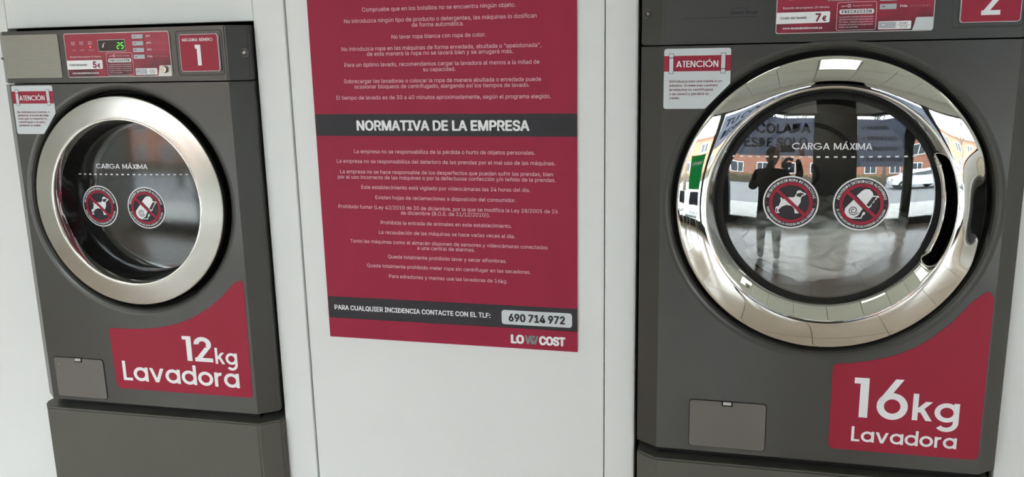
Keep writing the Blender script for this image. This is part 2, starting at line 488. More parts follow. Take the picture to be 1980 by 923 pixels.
# ------------------------------------------------------------------ setting: machine wall
def S(name, vf, m, parent=None, **k):
    o = obj(name, vf, m, parent, **k)
    if not parent: o['kind'] = 'structure'
    return o
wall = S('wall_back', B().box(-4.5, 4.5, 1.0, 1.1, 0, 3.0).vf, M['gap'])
TOPZ = 2.9
O1 = (-1.757, -1.0705, 1.685)      # opening of the small machine: x0, x1, top
O2 = (-0.1855, 0.562, 1.80)
T = 0.03
S('panel', B().box(-4.5, -3.02, 0, T, 0, TOPZ, .002).vf, M['wall'], wall)
S('panel', B().box(-3.015, O1[0], 0, T, 0, TOPZ, .002).vf, M['wall'], wall)
S('panel', B().box(O1[0] + .0015, O1[1] - .0015, 0, T, O1[2], TOPZ, .002).vf, M['wall'], wall)
S('panel', B().box(-0.990, -0.2575, 0.004, T, 0, TOPZ, .001).vf, M['wall'], wall)
S('panel', B().box(O2[0] + .0015, O2[1] - .0015, 0, T, O2[2], TOPZ, .002).vf, M['wall'], wall)
S('panel', B().box(O2[1], 1.9, 0, T, 0, TOPZ, .002).vf, M['wall'], wall)
S('panel', B().box(1.905, 4.5, 0, T, 0, TOPZ, .002).vf, M['wall'], wall)
S('strip', B().box(O1[1], -0.992, -0.003, T, 0, TOPZ, .003).vf, M['wall'], wall)
S('strip', B().box(-0.2545, O2[0], -0.006, T, 0, TOPZ, .005).vf, M['wall'], wall)
# returns of the two machine bays
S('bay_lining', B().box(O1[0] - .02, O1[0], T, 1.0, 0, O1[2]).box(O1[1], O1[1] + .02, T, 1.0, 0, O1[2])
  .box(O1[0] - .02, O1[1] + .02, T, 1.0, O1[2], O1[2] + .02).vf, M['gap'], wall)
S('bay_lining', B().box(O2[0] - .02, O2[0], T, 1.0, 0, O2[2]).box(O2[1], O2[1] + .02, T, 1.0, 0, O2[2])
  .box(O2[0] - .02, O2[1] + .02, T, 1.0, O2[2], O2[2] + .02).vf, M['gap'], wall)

# ------------------------------------------------------------------ setting: the room behind the camera
XL, XR, YF, ZC = -4.5, 4.5, -4.05, 2.9
floor = S('floor', B().box(XL, XR, YF, 1.0, -0.1, -0.008).vf, M['grout'])
tm = None
for i in range(15):
    for j in range(9):
        x0 = XL + i * 0.6; y0 = YF + j * 0.6
        if x0 + .6 > XR + .6 or y0 > 0.9: continue
        if x0 + 0.597 > XR: continue
        if tm is None:
            t0 = S('tile', B().box(0.003, 0.597, 0.003, 0.597, -0.008, 0.0, .0015).vf, M['floor_tile'], floor); tm = t0.data
            o = t0
        else:
            o = bpy.data.objects.new('tile', tm); COL.objects.link(o); o.parent = floor
        o.location = (x0, y0, 0)
ceil = S('ceiling', B().box(XL, XR, YF, 1.0, ZC + .02, ZC + .12).vf, M['ceil_grid'])
cm = None
lamps = {(3, 2), (8, 2), (12, 3), (6, 6), (11, 6), (3, 5)}
for i in range(15):
    for j in range(9):
        x0 = XL + i * 0.6; y0 = YF + j * 0.6
        if (i, j) in lamps or y0 > 0.9: continue
        if cm is None:
            o = S('ceiling_tile', B().box(0.006, 0.594, 0.006, 0.594, 0.0, 0.02, .002).vf, M['ceil_tile'], ceil); cm = o.data
        else:
            o = bpy.data.objects.new('ceiling_tile', cm); COL.objects.link(o); o.parent = ceil
        o.location = (x0, y0, ZC)
lt = None
PLACE = {(3, 2): 'near the front glass, left end of the room', (3, 5): 'left of the small washer, by the machine wall', (6, 6): 'right above the red wall poster', (8, 2): 'near the front glass, before the dark pier', (11, 6): 'right of the large washer, by the machine wall', (12, 3): 'near the front glass, right end of the room'}
for i, j in sorted(lamps):
    r = empty('ceiling_light', (XL + i * 0.6 + .3, YF + j * 0.6 + .3, ZC))
    tag(r, 'square ceiling light ' + PLACE[(i, j)], 'light', 'square light panels in the ceiling')
    if lt is None:
        a = obj('diffuser', B().box(-.27, .27, -.27, .27, .004, .016).vf, M['lamp'], r)
        b_ = obj('frame', B().box(-.295, -.27, -.295, .295, 0, .02).box(.27, .295, -.295, .295, 0, .02).box(-.27, .27, -.295, -.27, 0, .02).box(-.27, .27, .27, .295, 0, .02).vf, M['silver'], r)
        lt = (a, b_)
    else:
        for q in lt:
            c = q.copy(); COL.objects.link(c); c.parent = r
S('wall_left', B().box(XL - .1, XL, YF, 1.0, 0, 3.0).vf, M['plaster'])
S('wall_right', B().box(XR, XR + .1, YF, 1.0, 0, 3.0).vf, M['plaster'])
S('baseboard_right', B().box(XR - .015, XR, YF, 0, 0, .1, .003).vf, M['floor_tile'])
S('baseboard_left', B().box(XL, XL + .015, YF, 0, 0, .1, .003).vf, M['floor_tile'])
# shop front
S('wall_front', B().box(0.37, 1.22, YF - .12, YF, 0, 3.0).box(XL, XR, YF - .12, YF, -.1, 0.12).vf, M['frame'])
S('trim_2', B().box(XL, XR, YF - .12, YF, 2.62, 3.0).vf, M['plaster'])
wins = [(XL, -3.0), (-2.95, -1.62), (-1.56, 0.37), (1.22, 2.42), (2.56, XR)]
for k, (a, b_) in enumerate(wins):
    w = S('window_%d' % (k + 1), B().box(a, a + .04, YF - .1, YF - .02, .12, 2.62).box(b_ - .04, b_, YF - .1, YF - .02, .12, 2.62)
          .box(a, b_, YF - .1, YF - .02, 2.58, 2.62).box(a, b_, YF - .1, YF - .02, .12, .18).vf, M['frame'])
    S('pane', B().box(a + .04, b_ - .04, YF - .065, YF - .055, .18, 2.58).vf, M['pane'], w)
S('trim_1', B().box(-3.0, -2.95, YF - .1, YF, 0.12, 2.62).box(-1.62, -1.56, YF - .1, YF, 0.12, 2.62).box(2.42, 2.56, YF - .1, YF, 0.12, 2.62).vf, M['frame'])

# ------------------------------------------------------------------ washing machines
def body_mesh(x0, x1, xa, xb, z0, z1, cx, cz, ro, rf, dy=0.03, dep=0.70):
    """front panel with a dished round hole, chamfered sides, sides, top, bottom and back"""
    b = B()
    angs = set(2 * pi * k / 144 for k in range(144))
    for X in (x0, x1):
        for Z in (z0, z1): angs.add(atan2(Z - cz, X - cx) % (2 * pi))
    angs = sorted(angs)
    def rectpt(a):
        c, s = cos(a), sin(a); t = 1e9
        if c > 1e-9: t = min(t, (x1 - cx) / c)
        if c < -1e-9: t = min(t, (x0 - cx) / c)
        if s > 1e-9: t = min(t, (z1 - cz) / s)
        if s < -1e-9: t = min(t, (z0 - cz) / s)
        return cx + t * c, cz + t * s
    prof = [(rf + 0.006, 0.0), (rf, 0.0008), (rf - (rf - ro) * .4, 0.003), (rf - (rf - ro) * .75, 0.007), (ro, 0.014), (ro, 0.05)]
    m = len(prof) + 1; v = []; f = []
    for a in angs:
        X, Z = rectpt(a); v.append((X, 0.0, Z))
        for r, y in prof: v.append((cx + r * cos(a), y, cz + r * sin(a)))
    n = len(angs)
    for k in range(n):
        k2 = (k + 1) % n
        for i in range(m - 1): f.append((k * m + i, k * m + i + 1, k2 * m + i + 1, k2 * m + i))
    b.add(v, f)
    c = 0.006   # small soft break at the top and bottom of the front
    for (p, q) in (((x0, 0), (xa, dy)), ((xa, dy), (xa, dep)), ((xb, dy), (x1, 0)), ((xb, dep), (xb, dy)), ((xa, dep), (xb, dep))):
        b.add([(p[0], p[1], z0), (q[0], q[1], z0), (q[0], q[1], z1), (p[0], p[1], z1)], [(0, 1, 2, 3)])
    for z in (z0, z1):
        b.add([(x0, 0, z), (x1, 0, z), (xb, dy, z), (xb, dep, z), (xa, dep, z), (xa, dy, z)], [(0, 1, 2, 3, 4, 5)])
    # the underside/top of the hole stays open at the drum
    return b.vf

def prism_body(x0, x1, xa, xb, z0, z1, dy=0.03, dep=0.70, yf=0.0, bv=0.0025):
    pts = [(x0, yf), (x1, yf), (xb, dy), (xb, dep), (xa, dep), (xa, dy)]
    bm = bmesh.new()
    lo = [bm.verts.new((x, y, z0)) for x, y in pts]; hi = [bm.verts.new((x, y, z1)) for x, y in pts]
    bm.faces.new(lo[::-1]); bm.faces.new(hi)
    for i in range(6): bm.faces.new((lo[i], lo[(i + 1) % 6], hi[(i + 1) % 6], hi[i]))
    bmesh.ops.recalc_face_normals(bm, faces=bm.faces[:])
    bmesh.ops.bevel(bm, geom=bm.edges[:], offset=bv, segments=2, affect='EDGES')
    bm.verts.index_update()
    r = ([v.co[:] for v in bm.verts], [[v.index for v in f.verts] for f in bm.faces]); bm.free()
    return r

def screw(parent, x, y, z, r=0.006, cup=True):
    obj('screw', fix(lathe(x, z, [(0, y - .0015), (r * .35, y - .0015), (r * .35, y - .0005), (r * .75, y - .0025), (r, y - .001), (r, y + .003)], 24)), M['satin'], parent, True, 40)
    if cup: obj('screw_cup', fix(lathe(x, z, [(r * 1.05, y + .001), (r * 1.7, y - .0006), (r * 2.0, y - .0004), (r * 2.1, y + .0015)], 28)), M['paint'], parent, True)

def control_panel(root, px, pz, price, lit, key, glow):
    """printed membrane panel: px, pz = its lower left corner on the header (0.281 x 0.1025 m)"""
    W, H = 0.281, 0.1025
    X = lambda x: px + (x + 0.1774)        # layout coordinates of the first machine
    Z = lambda z: pz + (z - 1.5640)
    p = obj('control_panel', slab(rrect(px, px + W, pz, pz + H, .006), -.0022, .0005), M['silver'], root)
    bg = obj('panel_print', slab(rrect(px + .0016, px + W - .0016, pz + .0016, pz + H - .0016, .005), -.0027, -.0021), M['panelred'], p)
    white = Print(-.0031); pale = Print(-.0031); faint = Print(-.0031); dark = Print(-.0035); red = Print(-.0036)
    tx = lambda s, a, b, z, cap=None, bold=0.0: ftext(s, X(a), X(b), Z(z), cap, bold, 1.0, 2)
    # programme icons
    for q, x in enumerate((-.1531, -.1303, -.1069)):
        for k in range(3 - (q == 1)):
            pale.add(line2([(X(x - .004), Z(1.6462 - k * .003)), (X(x + .004), Z(1.6462 - k * .003))], .0009))
        pale.add(line2([(X(x - .0042), Z(1.6478)), (X(x - .0042), Z(1.6400)), (X(x + .0042), Z(1.6400)), (X(x + .0042), Z(1.6478))], .0007))
    pale.add(tx('Lavado', -.1565, -.1475, 1.6265)); pale.add(tx('Aclarado', -.1370, -.1235, 1.6265)); pale.add(tx('Centrifugado', -.1135, -.0975, 1.6265))
    pale.add(tx('Duración del programa: 35 minutos', -.1650, -.0812, 1.6103, None, .015))
    white.add(poly2(rpoly([(X(-.1765), Z(1.5825)), (X(-.0797), Z(1.5835), .003), (X(-.0790), Z(1.6042), .003), (X(-.1765), Z(1.6038))])))
    dark.add(tx('Coste del lavado', -.1695, -.1211, 1.5915, .0042, .015))
    red.add(ftext(price, X(-.1055), X(-.0955), Z(1.5862), .0140, .04)); red.add(ftext('€', X(-.0933), X(-.0852), Z(1.5867), .0088, .05))
    white.add(tx('www.lavanderialowcost.es', -.1644, -.0920, 1.5722, None, .02))
    # caution box
    pale.add(line2(rrect(X(-.0668), X(.0028), Z(1.5682), Z(1.6196), .004), .0009, True))
    pale.add(ring2(X(-.0457), Z(1.6130), .0016, .0032, 20, 1)); pale.add(line2([(X(-.0489), Z(1.6128)), (X(-.0594), Z(1.6124)), (X(-.0594), Z(1.6105))], .0011)); pale.add(line2([(X(-.0570), Z(1.6124)), (X(-.0570), Z(1.6108))], .0009))
    pale.add(tx('Bloqueo de puerta', -.0391, -.0054, 1.6115, None, .0))
    white.add(poly2(rrect(X(-.0628), X(-.0012), Z(1.5976), Z(1.6066), .0044)))
    dark.add(ftext('PRECAUCIÓN', X(-.0585), X(-.0055), Z(1.5995), .0052, .03, 1.25))
    for k, (s, e) in enumerate((('La puerta estará bloqueada', -.0021), ('durante la duración del programa.', -.0021), ('Por favor, espere a que la luz de', -.0021), ('bloqueo de puerta se apague para', -.0021), ('retirar sus prendas.', -.0275))):
        pale.add(tx(s, -.0625, e, 1.5915 - k * .0047, .0027, .01))
    # temperature names
    for z, a, b in ((1.6540, '60°C', 'ROPA BLANCA'), (1.6385, '40°C', 'ROPA DE COLOR'), (1.6232, '30°C', 'DELICADOS'), (1.6078, 'Frío', 'RECOMENDADO')):
        white.add(tx(a, .0437, .0562, z, .0042, .02)); faint.add(tx(b, .0608, .0955, z, .0034))
    # start plate
    white.add(poly2(rrect(X(.0076), X(.0648), Z(1.5681), Z(1.5829), .0022)))
    dark.add(tx('START', .0445, .0595, 1.5768, .0034)); dark.add(tx('STOP', .0455, .0585, 1.5702, .0034)); red.add(line2([(X(.042), Z(1.5752)), (X(.062), Z(1.5752))], .0005))
    for pr, n, m_, lb in ((white, 'lettering', 'white_ink', 'white print'), (pale, 'lettering', 'pale_ink', 'pale pink print'), (faint, 'lettering', 'faint_ink', 'faint pink print'), (dark, 'lettering', 'band', 'dark grey print'), (red, 'lettering', 'darkred', 'dark red print')):
        pr.make(n, M[m_], p)['label'] = lb
    # buttons
    for z in (1.6507, 1.6351, 1.6200, 1.6046):
        bt = obj('button', B().box(X(.0080), X(.0370), -.0050, -.0025, Z(z), Z(z + .0098), .0008).vf, M['button'], p)
        obj('button_mark', B().box(X(.0120), X(.0170), -.0054, -.0049, Z(z + .0043), Z(z + .0057)).vf, M['black_ink'], p)
    sb = obj('start_button', B().box(X(.0089), X(.0376), -.0054, -.0030, Z(1.5702), Z(1.5810), .0008).vf, M['button'], p)
    obj('button_mark', B().box(X(.0135), X(.0185), -.0058, -.0053, Z(1.5756), Z(1.5772)).vf, M['white_ink'] if glow else M['faint_ink'], p)
    # corner plate and lock
    obj('corner_plate', slab(rpoly([(X(.0672), Z(1.5657)), (X(.1018), Z(1.5657), .004), (X(.1018), Z(1.5889)), (X(.0725), Z(1.5889), .003), (X(.0705), Z(1.5780), .004)]), -.0034, -.0024), M['silver'] if key else M['paper'], p)
    if key:
        obj('key_lock', fix(lathe(X(.0868), Z(1.5795), [(0, -.0105), (.0045, -.0105), (.0050, -.0115), (.0072, -.0115), (.0078, -.0105), (.0082, -.0025)], 32)), M['satin'], p, True, 35)
        obj('keyhole', B().box(X(.0862), X(.0873), -.0109, -.0104, Z(1.5765), Z(1.5825)).vf, M['black_ink'], p)
    # display
    obj('display_frame', slab(rrect(X(-.0852), X(-.0122), Z(1.6230), Z(1.6503), .003), -.0040, -.0022), M['silver'], p)
    obj('display', slab(rrect(X(-.0842), X(-.0132), Z(1.6240), Z(1.6493), .0025), -.0044, -.0038), M['screen'], p)
    seg = Print(-.0048)
    def digit(x, z, w, h, on):
        t = .0014; sk = .0006
        E_ = {'a': ((x, z + h), (x + w, z + h)), 'g': ((x, z + h / 2), (x + w, z + h / 2)), 'd': ((x, z), (x + w, z)), 'f': ((x, z + h / 2), (x, z + h)), 'b': ((x + w, z + h / 2), (x + w, z + h)), 'e': ((x, z), (x, z + h / 2)), 'c': ((x + w, z), (x + w, z + h / 2))}
        for k in on:
            (a, b), (c, d) = E_[k]; sh = lambda u: (u - z) * .12
            dx, dz = (.0006, 0) if k in 'agd' else (0, .0006)
            seg.add(line2([(a + dx + sh(b), b + dz), (c - dx + sh(d), d - dz)], t))
    if lit:
        digit(X(-.0340), Z(1.6295), .0060, .0130, 'abged'); digit(X(-.0235), Z(1.6295), .0060, .0130, 'afgcd')
        seg.make('display_digits', M['green_led'], p)
        k_ = Print(-.0048); k_.add(line2([(X(-.0655), Z(1.6425)), (X(-.0690), Z(1.6415)), (X(-.0705), Z(1.6330)), (X(-.0740), Z(1.6340))], .0011)); k_.add(line2([(X(-.0705), Z(1.6395)), (X(-.0715), Z(1.6325))], .0018))
        k_.make('display_symbol', M['white_ink'], p)
        obj('indicator_light', fix(lathe(X(-.1072), Z(1.6345), [(0, -.0042), (.0012, -.0039), (.0016, -.0026)], 14)), M['red_led'], p, True)
    return p

def number_plate(root, x0, x1, z0, z1, digit, head):
    # raised rim of the shallow recess, then the plate
    out = rrect(x0 - .0135, x1 + .0085, z0 - .0095, z1 + .0095, .010); inn = rrect(x0 - .0105, x1 + .0055, z0 - .0065, z1 + .0065, .008)
    n = len(out)
    v = [(x, .0, z) for x, z in out] + [(x, -.0022, z) for x, z in [( (a[0] + b[0]) / 2, (a[1] + b[1]) / 2) for a, b in zip(out, inn)]] + [(x, .0002, z) for x, z in inn]
    f = [(k * n + i, k * n + (i + 1) % n, (k + 1) * n + (i + 1) % n, (k + 1) * n + i) for k in range(2) for i in range(n)]
    obj('plate_recess_rim', fix((v, f)), M['paint'], root, True)
    p = obj('number_plate', slab(rrect(x0, x1, z0, z1, .0065), -.0060, .0004), M['paper'], root); p['label'] = 'red square plate with a white number'
    obj('plate_print', slab(rrect(x0 + .0011, x1 - .0011, z0 + .0011, z1 - .0011, .0056), -.0064, -.0058), M['red'], p)
    pr = Print(-.0068)
    cx = (x0 + x1) / 2
    pr.add(gtext('MÁQUINA NÚMERO', x0 + .0085, x1 - .0125, z1 - .0158, .0068, .13, gap=.08))
    if digit == '1': pr.add(gtext('1', x0 + .0393, x0 + .0535, z0 + .0135, .0465, .22))
    else: pr.add(gtext('2', x0 + .0345, x0 + .0662, z0 + .0127, .0475, .19))
    pr.make('lettering', M['white_ink'], p)

def notice(root, x0, x1, z0, z1, cutz, cutx, lines, lz, head, zb0, zb1, y=-.0007):
    s = obj('warning_sticker', slab(rpoly([(x0, z0, .006), (cutx, z0, .004), (x1, cutz, .004), (x1, z1, .006), (x0, z1, .006)]), y, .0002), M['paper'], root); s['label'] = 'white notice sticker with a red heading band and a cut corner'
    r = Print(y - .0003); r.add(rect2(x0, x1, zb0, zb1)); r.make('heading_band', M['red'], s)
    h = Print(y - .0012); h.add(gtext('ATENCIÓN', head[0], head[1], head[2], head[3], .15)); h.make('lettering', M['white_ink'], s)['label'] = 'white heading'
    d = Print(y - .0006); w = Print(y - .0009); ib = Print(y - .0006)
    w0 = .0078
    for xa, up in ((x0 + .0105, True), (x1 - .0185, False)):
        za, zz = zb0 - .0040, zb1 + .0040
        d.add(rect2(xa - .0008, xa + w0 + .0008, za - .0008, zz + .0008))
        if up:   # inverted mark: dot on top
            w.add(rect2(xa, xa + w0, zz - .0072, zz)); w.add(rect2(xa, xa + w0, za, zz - .0088)); gap = (zz - .0088, zz - .0072)
        else:
            w.add(rect2(xa, xa + w0, za, za + .0072)); w.add(rect2(xa, xa + w0, za + .0088, zz)); gap = (za + .0072, za + .0088)
    d.make('exclamation_outline', M['band'], s); w.make('exclamation_mark', M['paper'], s)
    t = Print(y - .0004)
    for q, (a, b, zz) in zip(lines, lz): t.add(ftext(q, a, b, zz, .0046, .012, 1.0, 2))
    t.make('lettering', M['darkred'], s)['label'] = 'dark red small print'
    return s

def round_sticker(root, cx, cz, yf, kind, top, bot):
    r = 0.053
    L = lambda k: (lambda x, z: yf(x, z) - .0005 - .0005 * k)
    s = Print(L(0)); s.add(ring2(cx, cz, 0.0, r, 64, 6)); s = s.make('round_sticker', M['white_ink'], root)
    s['label'] = 'round prohibition sticker with a dog' if kind == 'dog' else 'round prohibition sticker with a rolled rug'
    g = Print(L(1)); g.add(ring2(cx, cz, 0, r * .945, 64, 6)); g.make('dark_disc', M['band'], s)
    k = r / 350.0
    def C(pts, ox, oz): return [(cx + (x - ox) * k, cz - (y - oz) * k) for x, y in pts]
    w = Print(L(2)); d = Print(L(3))
    if kind == 'dog':
        w.add(poly2(C([(385, 410), (400, 403), (420, 428), (480, 400), (560, 398), (585, 352), (590, 318), (612, 303), (640, 306), (662, 328), (705, 342), (702, 362), (660, 382), (645, 410), (642, 465), (615, 512), (596, 545), (603, 582), (625, 600), (622, 612), (576, 612), (566, 550), (530, 512), (470, 503), (420, 522), (376, 562), (366, 594), (385, 600), (385, 615), (333, 615), (331, 545), (345, 526), (372, 520), (386, 480), (396, 448)], 520, 468)))
        d.add(poly2(C([(583, 378), (598, 346), (640, 334), (688, 350), (655, 366), (640, 394), (610, 388)], 520, 468)))
        d.add(poly2(C([(340, 555), (352, 553), (356, 596), (340, 606)], 520, 468)))
    else:
        w.add(poly2(C([(1355, 380), (1420, 312), (1460, 292), (1510, 296), (1545, 330), (1560, 376), (1645, 378), (1630, 404), (1605, 402), (1600, 430), (1580, 432), (1570, 470), (1550, 474), (1540, 520), (1505, 548), (1470, 500)], 1420, 490)))
        d.add(poly2(C([(1552, 392), (1600, 392), (1518, 520), (1480, 500)], 1420, 490)))
        w.add(poly2(C([(1320, 430), (1438, 548), (1420, 580), (1385, 640), (1330, 668), (1420, 665), (1430, 640), (1445, 590), (1478, 598), (1462, 630), (1445, 634), (1428, 680), (1310, 680), (1255, 655), (1220, 600), (1222, 545), (1260, 500)], 1420, 490)))
        c0 = C([(1325, 572)], 1420, 490)[0]
        sp = []
        for i in range(60):
            a = radians(20 + i * 11); rr = (62 - i * .78) * k; sp.append((c0[0] + rr * cos(a), c0[1] - rr * sin(a)))
        d.add(line2(sp, 10 * k))
    w.make('pictogram', M['white_ink'], s); d.make('pictogram_detail', M['band'], s)
    q = Print(L(4)); q.add(ring2(cx, cz, r * .655, r * .775, 64, 2))
    a = radians(-42); ca, sa = cos(a), sin(a); hw = r * .062; pts = []
    v, f = [], []
    for i in range(9):
        t = -r * .70 + i * r * 1.4 / 8
        for e in (-1, 1): v.append((cx + t * ca - e * hw * sa, cz + t * sa + e * hw * ca))
        if i: f.append((2 * i - 2, 2 * i, 2 * i + 1, 2 * i - 1))
    q.add((v, f)); q.add(ring2(cx - r * .865, cz - r * .03, 0, r * .03, 12, 1)); q.add(ring2(cx + r * .865, cz - r * .03, 0, r * .03, 12, 1))
    q.make('prohibition_bar', M['red'], s)
    t = Print(L(3)); t.add(arctext(top, cx, cz, r * .80, 168, 12, r * .095)); t.add(arctext(bot, cx, cz, r * .885, 193, 347, r * .082, False)); t.make('lettering', M['white_ink'], s)

def load_line(root, xa, xb, z, tx0, tx1, tz, cap, yf):
    L = lambda x, z_: yf(x, z_) - .0006
    p = Print(L); p.add(gtext('CARGA MÁXIMA', tx0, tx1, tz, cap, .13, gap=.06)); p.make('maximum_load_lettering', M['white_ink'], root)
    q = Print(L); x = xa
    while x < xb: q.add(rect2(x, x + .0068, z - .0015 + (x - xa) * .008, z + .0015 + (x - xa) * .008)); x += .0161
    q.make('maximum_load_line', M['white_ink'], root)

def hatch(root, x0, x1, z0, z1, latch_x, scr):
    g = Print(-.0004); g.add(poly2(rrect(x0, x1, z0, z1, .009))); g.make('hatch_gap', M['black'], root)
    h = obj('service_hatch', slab(rrect(x0 + .0018, x1 - .0018, z0 + .0018, z1 - .0018, .008), -.0022, 0.0), M['hatch'], root)
    obj('hatch_latch', B().box(latch_x - .0115, latch_x + .0115, -.0028, -.0020, z1 - .0115, z1 - .0005, .0003).vf, M['black'], h)
    obj('latch_tab', B().box(latch_x - .0085, latch_x + .0085, -.0050, -.0024, z1 - .0080, z1 - .0010, .0008).vf, M['silver'], h)
    if scr: obj('screw', fix(lathe(x0 + .016, z1 - .021, [(0, -.0040), (.0018, -.0038), (.0028, -.0028), (.0030, -.002)], 16)), M['satin'], h, True)

def swoosh(root, pts, texts, lb):
    s = obj('capacity_label', slab(rpoly(pts, 5), -.0007, .0002), M['red'], root); s['label'] = lb
    p = Print(-.0012)
    for t in texts: p.add(gtext(*t[:5], **t[5]))
    p.make('lettering', M['white_ink'], s)

def drum(root, cx, cz, r, y0, dep):
    o = obj('drum', fix(lathe(cx, cz, [(r * .98, y0), (r * .98, y0 + .03), (r * 1.12, y0 + .04), (r * 1.14, y0 + dep), (r * .6, y0 + dep), (r * .55, y0 + dep - .012), (r * .15, y0 + dep - .012), (r * .1, y0 + dep - .03), (0, y0 + dep - .03)], 96)), M['steel_drum'], root, True, 40)
    for k in range(3):
        a = radians(50 + 120 * k); X = cx + r * 1.08 * cos(a); Zz = cz + r * 1.08 * sin(a)
        obj('drum_paddle', B().tube([(X, y0 + .06, Zz), (X, y0 + dep - .01, Zz)], .022, 10).vf, M['steel_drum'], o, True)
    return o

# ---------------- small machine (number 1)
A1 = radians(1.2194)
m1 = empty('washing_machine', (-1.36, -0.06, 0), A1)
tag(m1, 'dark grey front-loading washer numbered 1 with a satin steel door ring, 12kg label', 'washing machine')
cx, cz = -.054, 1.262
obj('body', body_mesh(-.349, .2445, -.3865, .2865, .7315, 1.549, cx, cz, .270, .282), M['paint'], m1)
obj('control_housing', prism_body(-.352, .2445, -.3865, .2865, 1.552, 1.6755), M['paint'], m1)
st = obj('steel_plate', slab(rpoly([(-.3525, 1.5644, .002), (-.1947, 1.5644, .002), (-.1947, 1.6665, .006), (-.3540, 1.6665, .002)]), -.0016, .001), M['plate'], m1)
control_panel(m1, -.1774, 1.5640, '5', True, True, False)
number_plate(m1, .1311, .2295, 1.5735, 1.6573, '1', None)
screw(m1, .2780, .022, 1.6138)
screw(m1, -.3740, .017, 1.6120, .0035, False)
notice(m1, -.3452, -.2282, 1.4290, 1.5464, 1.4797, -.2690,
       ['No introduzca mantas o', 'edredones, el exceso de carga', 'hará que la máquina no', 'centrifugue y se pare,', 'perdiendo su crédito.'],
       [(-.3368, -.2446, 1.4805), (-.3366, -.2490, 1.4725), (-.3364, -.2545, 1.4645), (-.3362, -.2600, 1.4562), (-.3360, -.2735, 1.4480)],
       (-.3250, -.2525, 1.5110, .0118), 1.5032, 1.5328)
swoosh(m1, [(-.1535, .9365, .010), (-.1000, .9370), (-.0566, .9392), (-.0197, .9430), (.0318, .9540), (.0760, .9690), (.1090, .9862), (.1450, 1.0090), (.1766, 1.0345), (.2120, 1.0700, .010), (.2372, 1.0790, .014), (.2352, .7745, .008), (-.1500, .7745, .014)],
       [('12', .0532, .1353, .8618, .0650, dict(w=.17)), ('kg', .1417, .2022, .8588, .0420, dict(w=.16, gap=.04)), ('Lavadora', -.1270, .2025, .7980, .0525, dict(w=.155, gap=.07))],
       'red swoosh label reading 12kg Lavadora')
hatch(m1, -.3310, -.1815, .7395, .8500, -.2560, True)
# door
obj('gap_ring', fix(lathe(cx, cz, [(.262, .012), (.262, .040), (.271, .040)], 128)), M['black'], m1, True, 40)
d1 = obj('door_ring', fix(lathe(cx, cz, [(.2010, .030), (.2015, -.0080), (.2040, -.0122), (.2062, -.0128), (.2072, -.01275), (.2200, -.0108), (.2400, -.0078), (.2550, -.00555), (.2562, -.0053), (.2576, -.0038), (.2584, .0000), (.2600, .042)], 192)), M['satin'], m1, True, 25)
d1['label'] = 'wide satin steel ring of the door'
obj('inner_edge', fix(lathe(cx, cz, [(.1995, .012), (.1998, -.0095), (.2012, -.0128), (.2035, -.0138), (.2055, -.0128)], 192)), M['chrome'], m1, True, 60)['label'] = 'thin bright chrome edge'
obj('door_bowl_rim', fix(lathe(cx, cz, [(.2005, .010), (.1985, .030), (.1915, .056), (.1880, .062)], 160)), M['dark_gloss'], m1, True, 60)
def y1(x, z, ya=.050, Rg=2.0):
    q = (x - cx) ** 2 + (z - cz) ** 2; return ya + Rg - sqrt(max(0, Rg * Rg - q))
def dome(cx, cz, r, ya, Rg, back):
    n = 14; pr = [(r * i / n, ya + Rg - sqrt(Rg * Rg - (r * i / n) ** 2) + back) for i in range(n + 1)]
    return fix(lathe(cx, cz, pr, 128))
g1 = obj('door_glass', dome(cx, cz, .1885, .050, 2.0, 0), M['door_glass1'], m1, True); g1['label'] = 'dark dusty door glass'
load_line(m1, -.2330, .1150, 1.3225, -.1777, -.0280, 1.3378, .0120, y1)
round_sticker(m1, -.1783, 1.2412, y1, 'dog', 'NO INTRODUCIR ROPA DE MASCOTAS', 'PARA PRESERVAR LA HIGIENE DE ESTA MÁQUINA')
round_sticker(m1, -.0430, 1.2400, y1, 'rug', 'PROHIBIDO INTRODUCIR ALFOMBRAS', 'EL LAVADO/SECADO DE ESTAS AVERIARÁ LA MÁQUINA')
obj('door_gasket', fix(lathe(cx, cz, [(.1890, .060), (.1860, .075), (.1720, .085), (.1700, .110), (.1800, .125), (.255, .130)], 128)), M['gasket'], m1, True, 50)
drum(m1, cx, cz, .200, .125, .30)

# ---------------- large machine (number 2)
A2 = radians(0.3)
m2 = empty('washing_machine', (0.16, -0.06, 0), A2)
tag(m2, 'dark grey front-loading washer numbered 2 with a mirror chrome door ring, 16kg label', 'washing machine')
ex, ez = .035, 1.2905
obj('body', body_mesh(-.2915, .3560, -.3365, .3940, .7425, 1.6075, ex, ez, .303, .316), M['paint'], m2)
obj('control_housing', prism_body(-.2915, .3560, -.3365, .3940, 1.6105, 1.7600), M['paint'], m2)
control_panel(m2, -.0767, 1.6262, '7', False, False, True)
number_plate(m2, .2473, .3482, 1.6385, 1.7240, '2', None)
screw(m2, -.3235, .018, 1.6722, .005)
pr = Print(-.0004); pr.add(ftext('Direct Drive', -.1606, -.1118, 1.6652, .0072, .02)); pr.add(ftext('INVERTER', -.1606, -.1290, 1.6755, .0030, 0)); pr.add(line2([(-.2556, 1.6600), (-.1120, 1.6608)], .0011))
pr.make('lettering', M['black_ink'], m2)['label'] = 'thin black print and underline on the control housing'
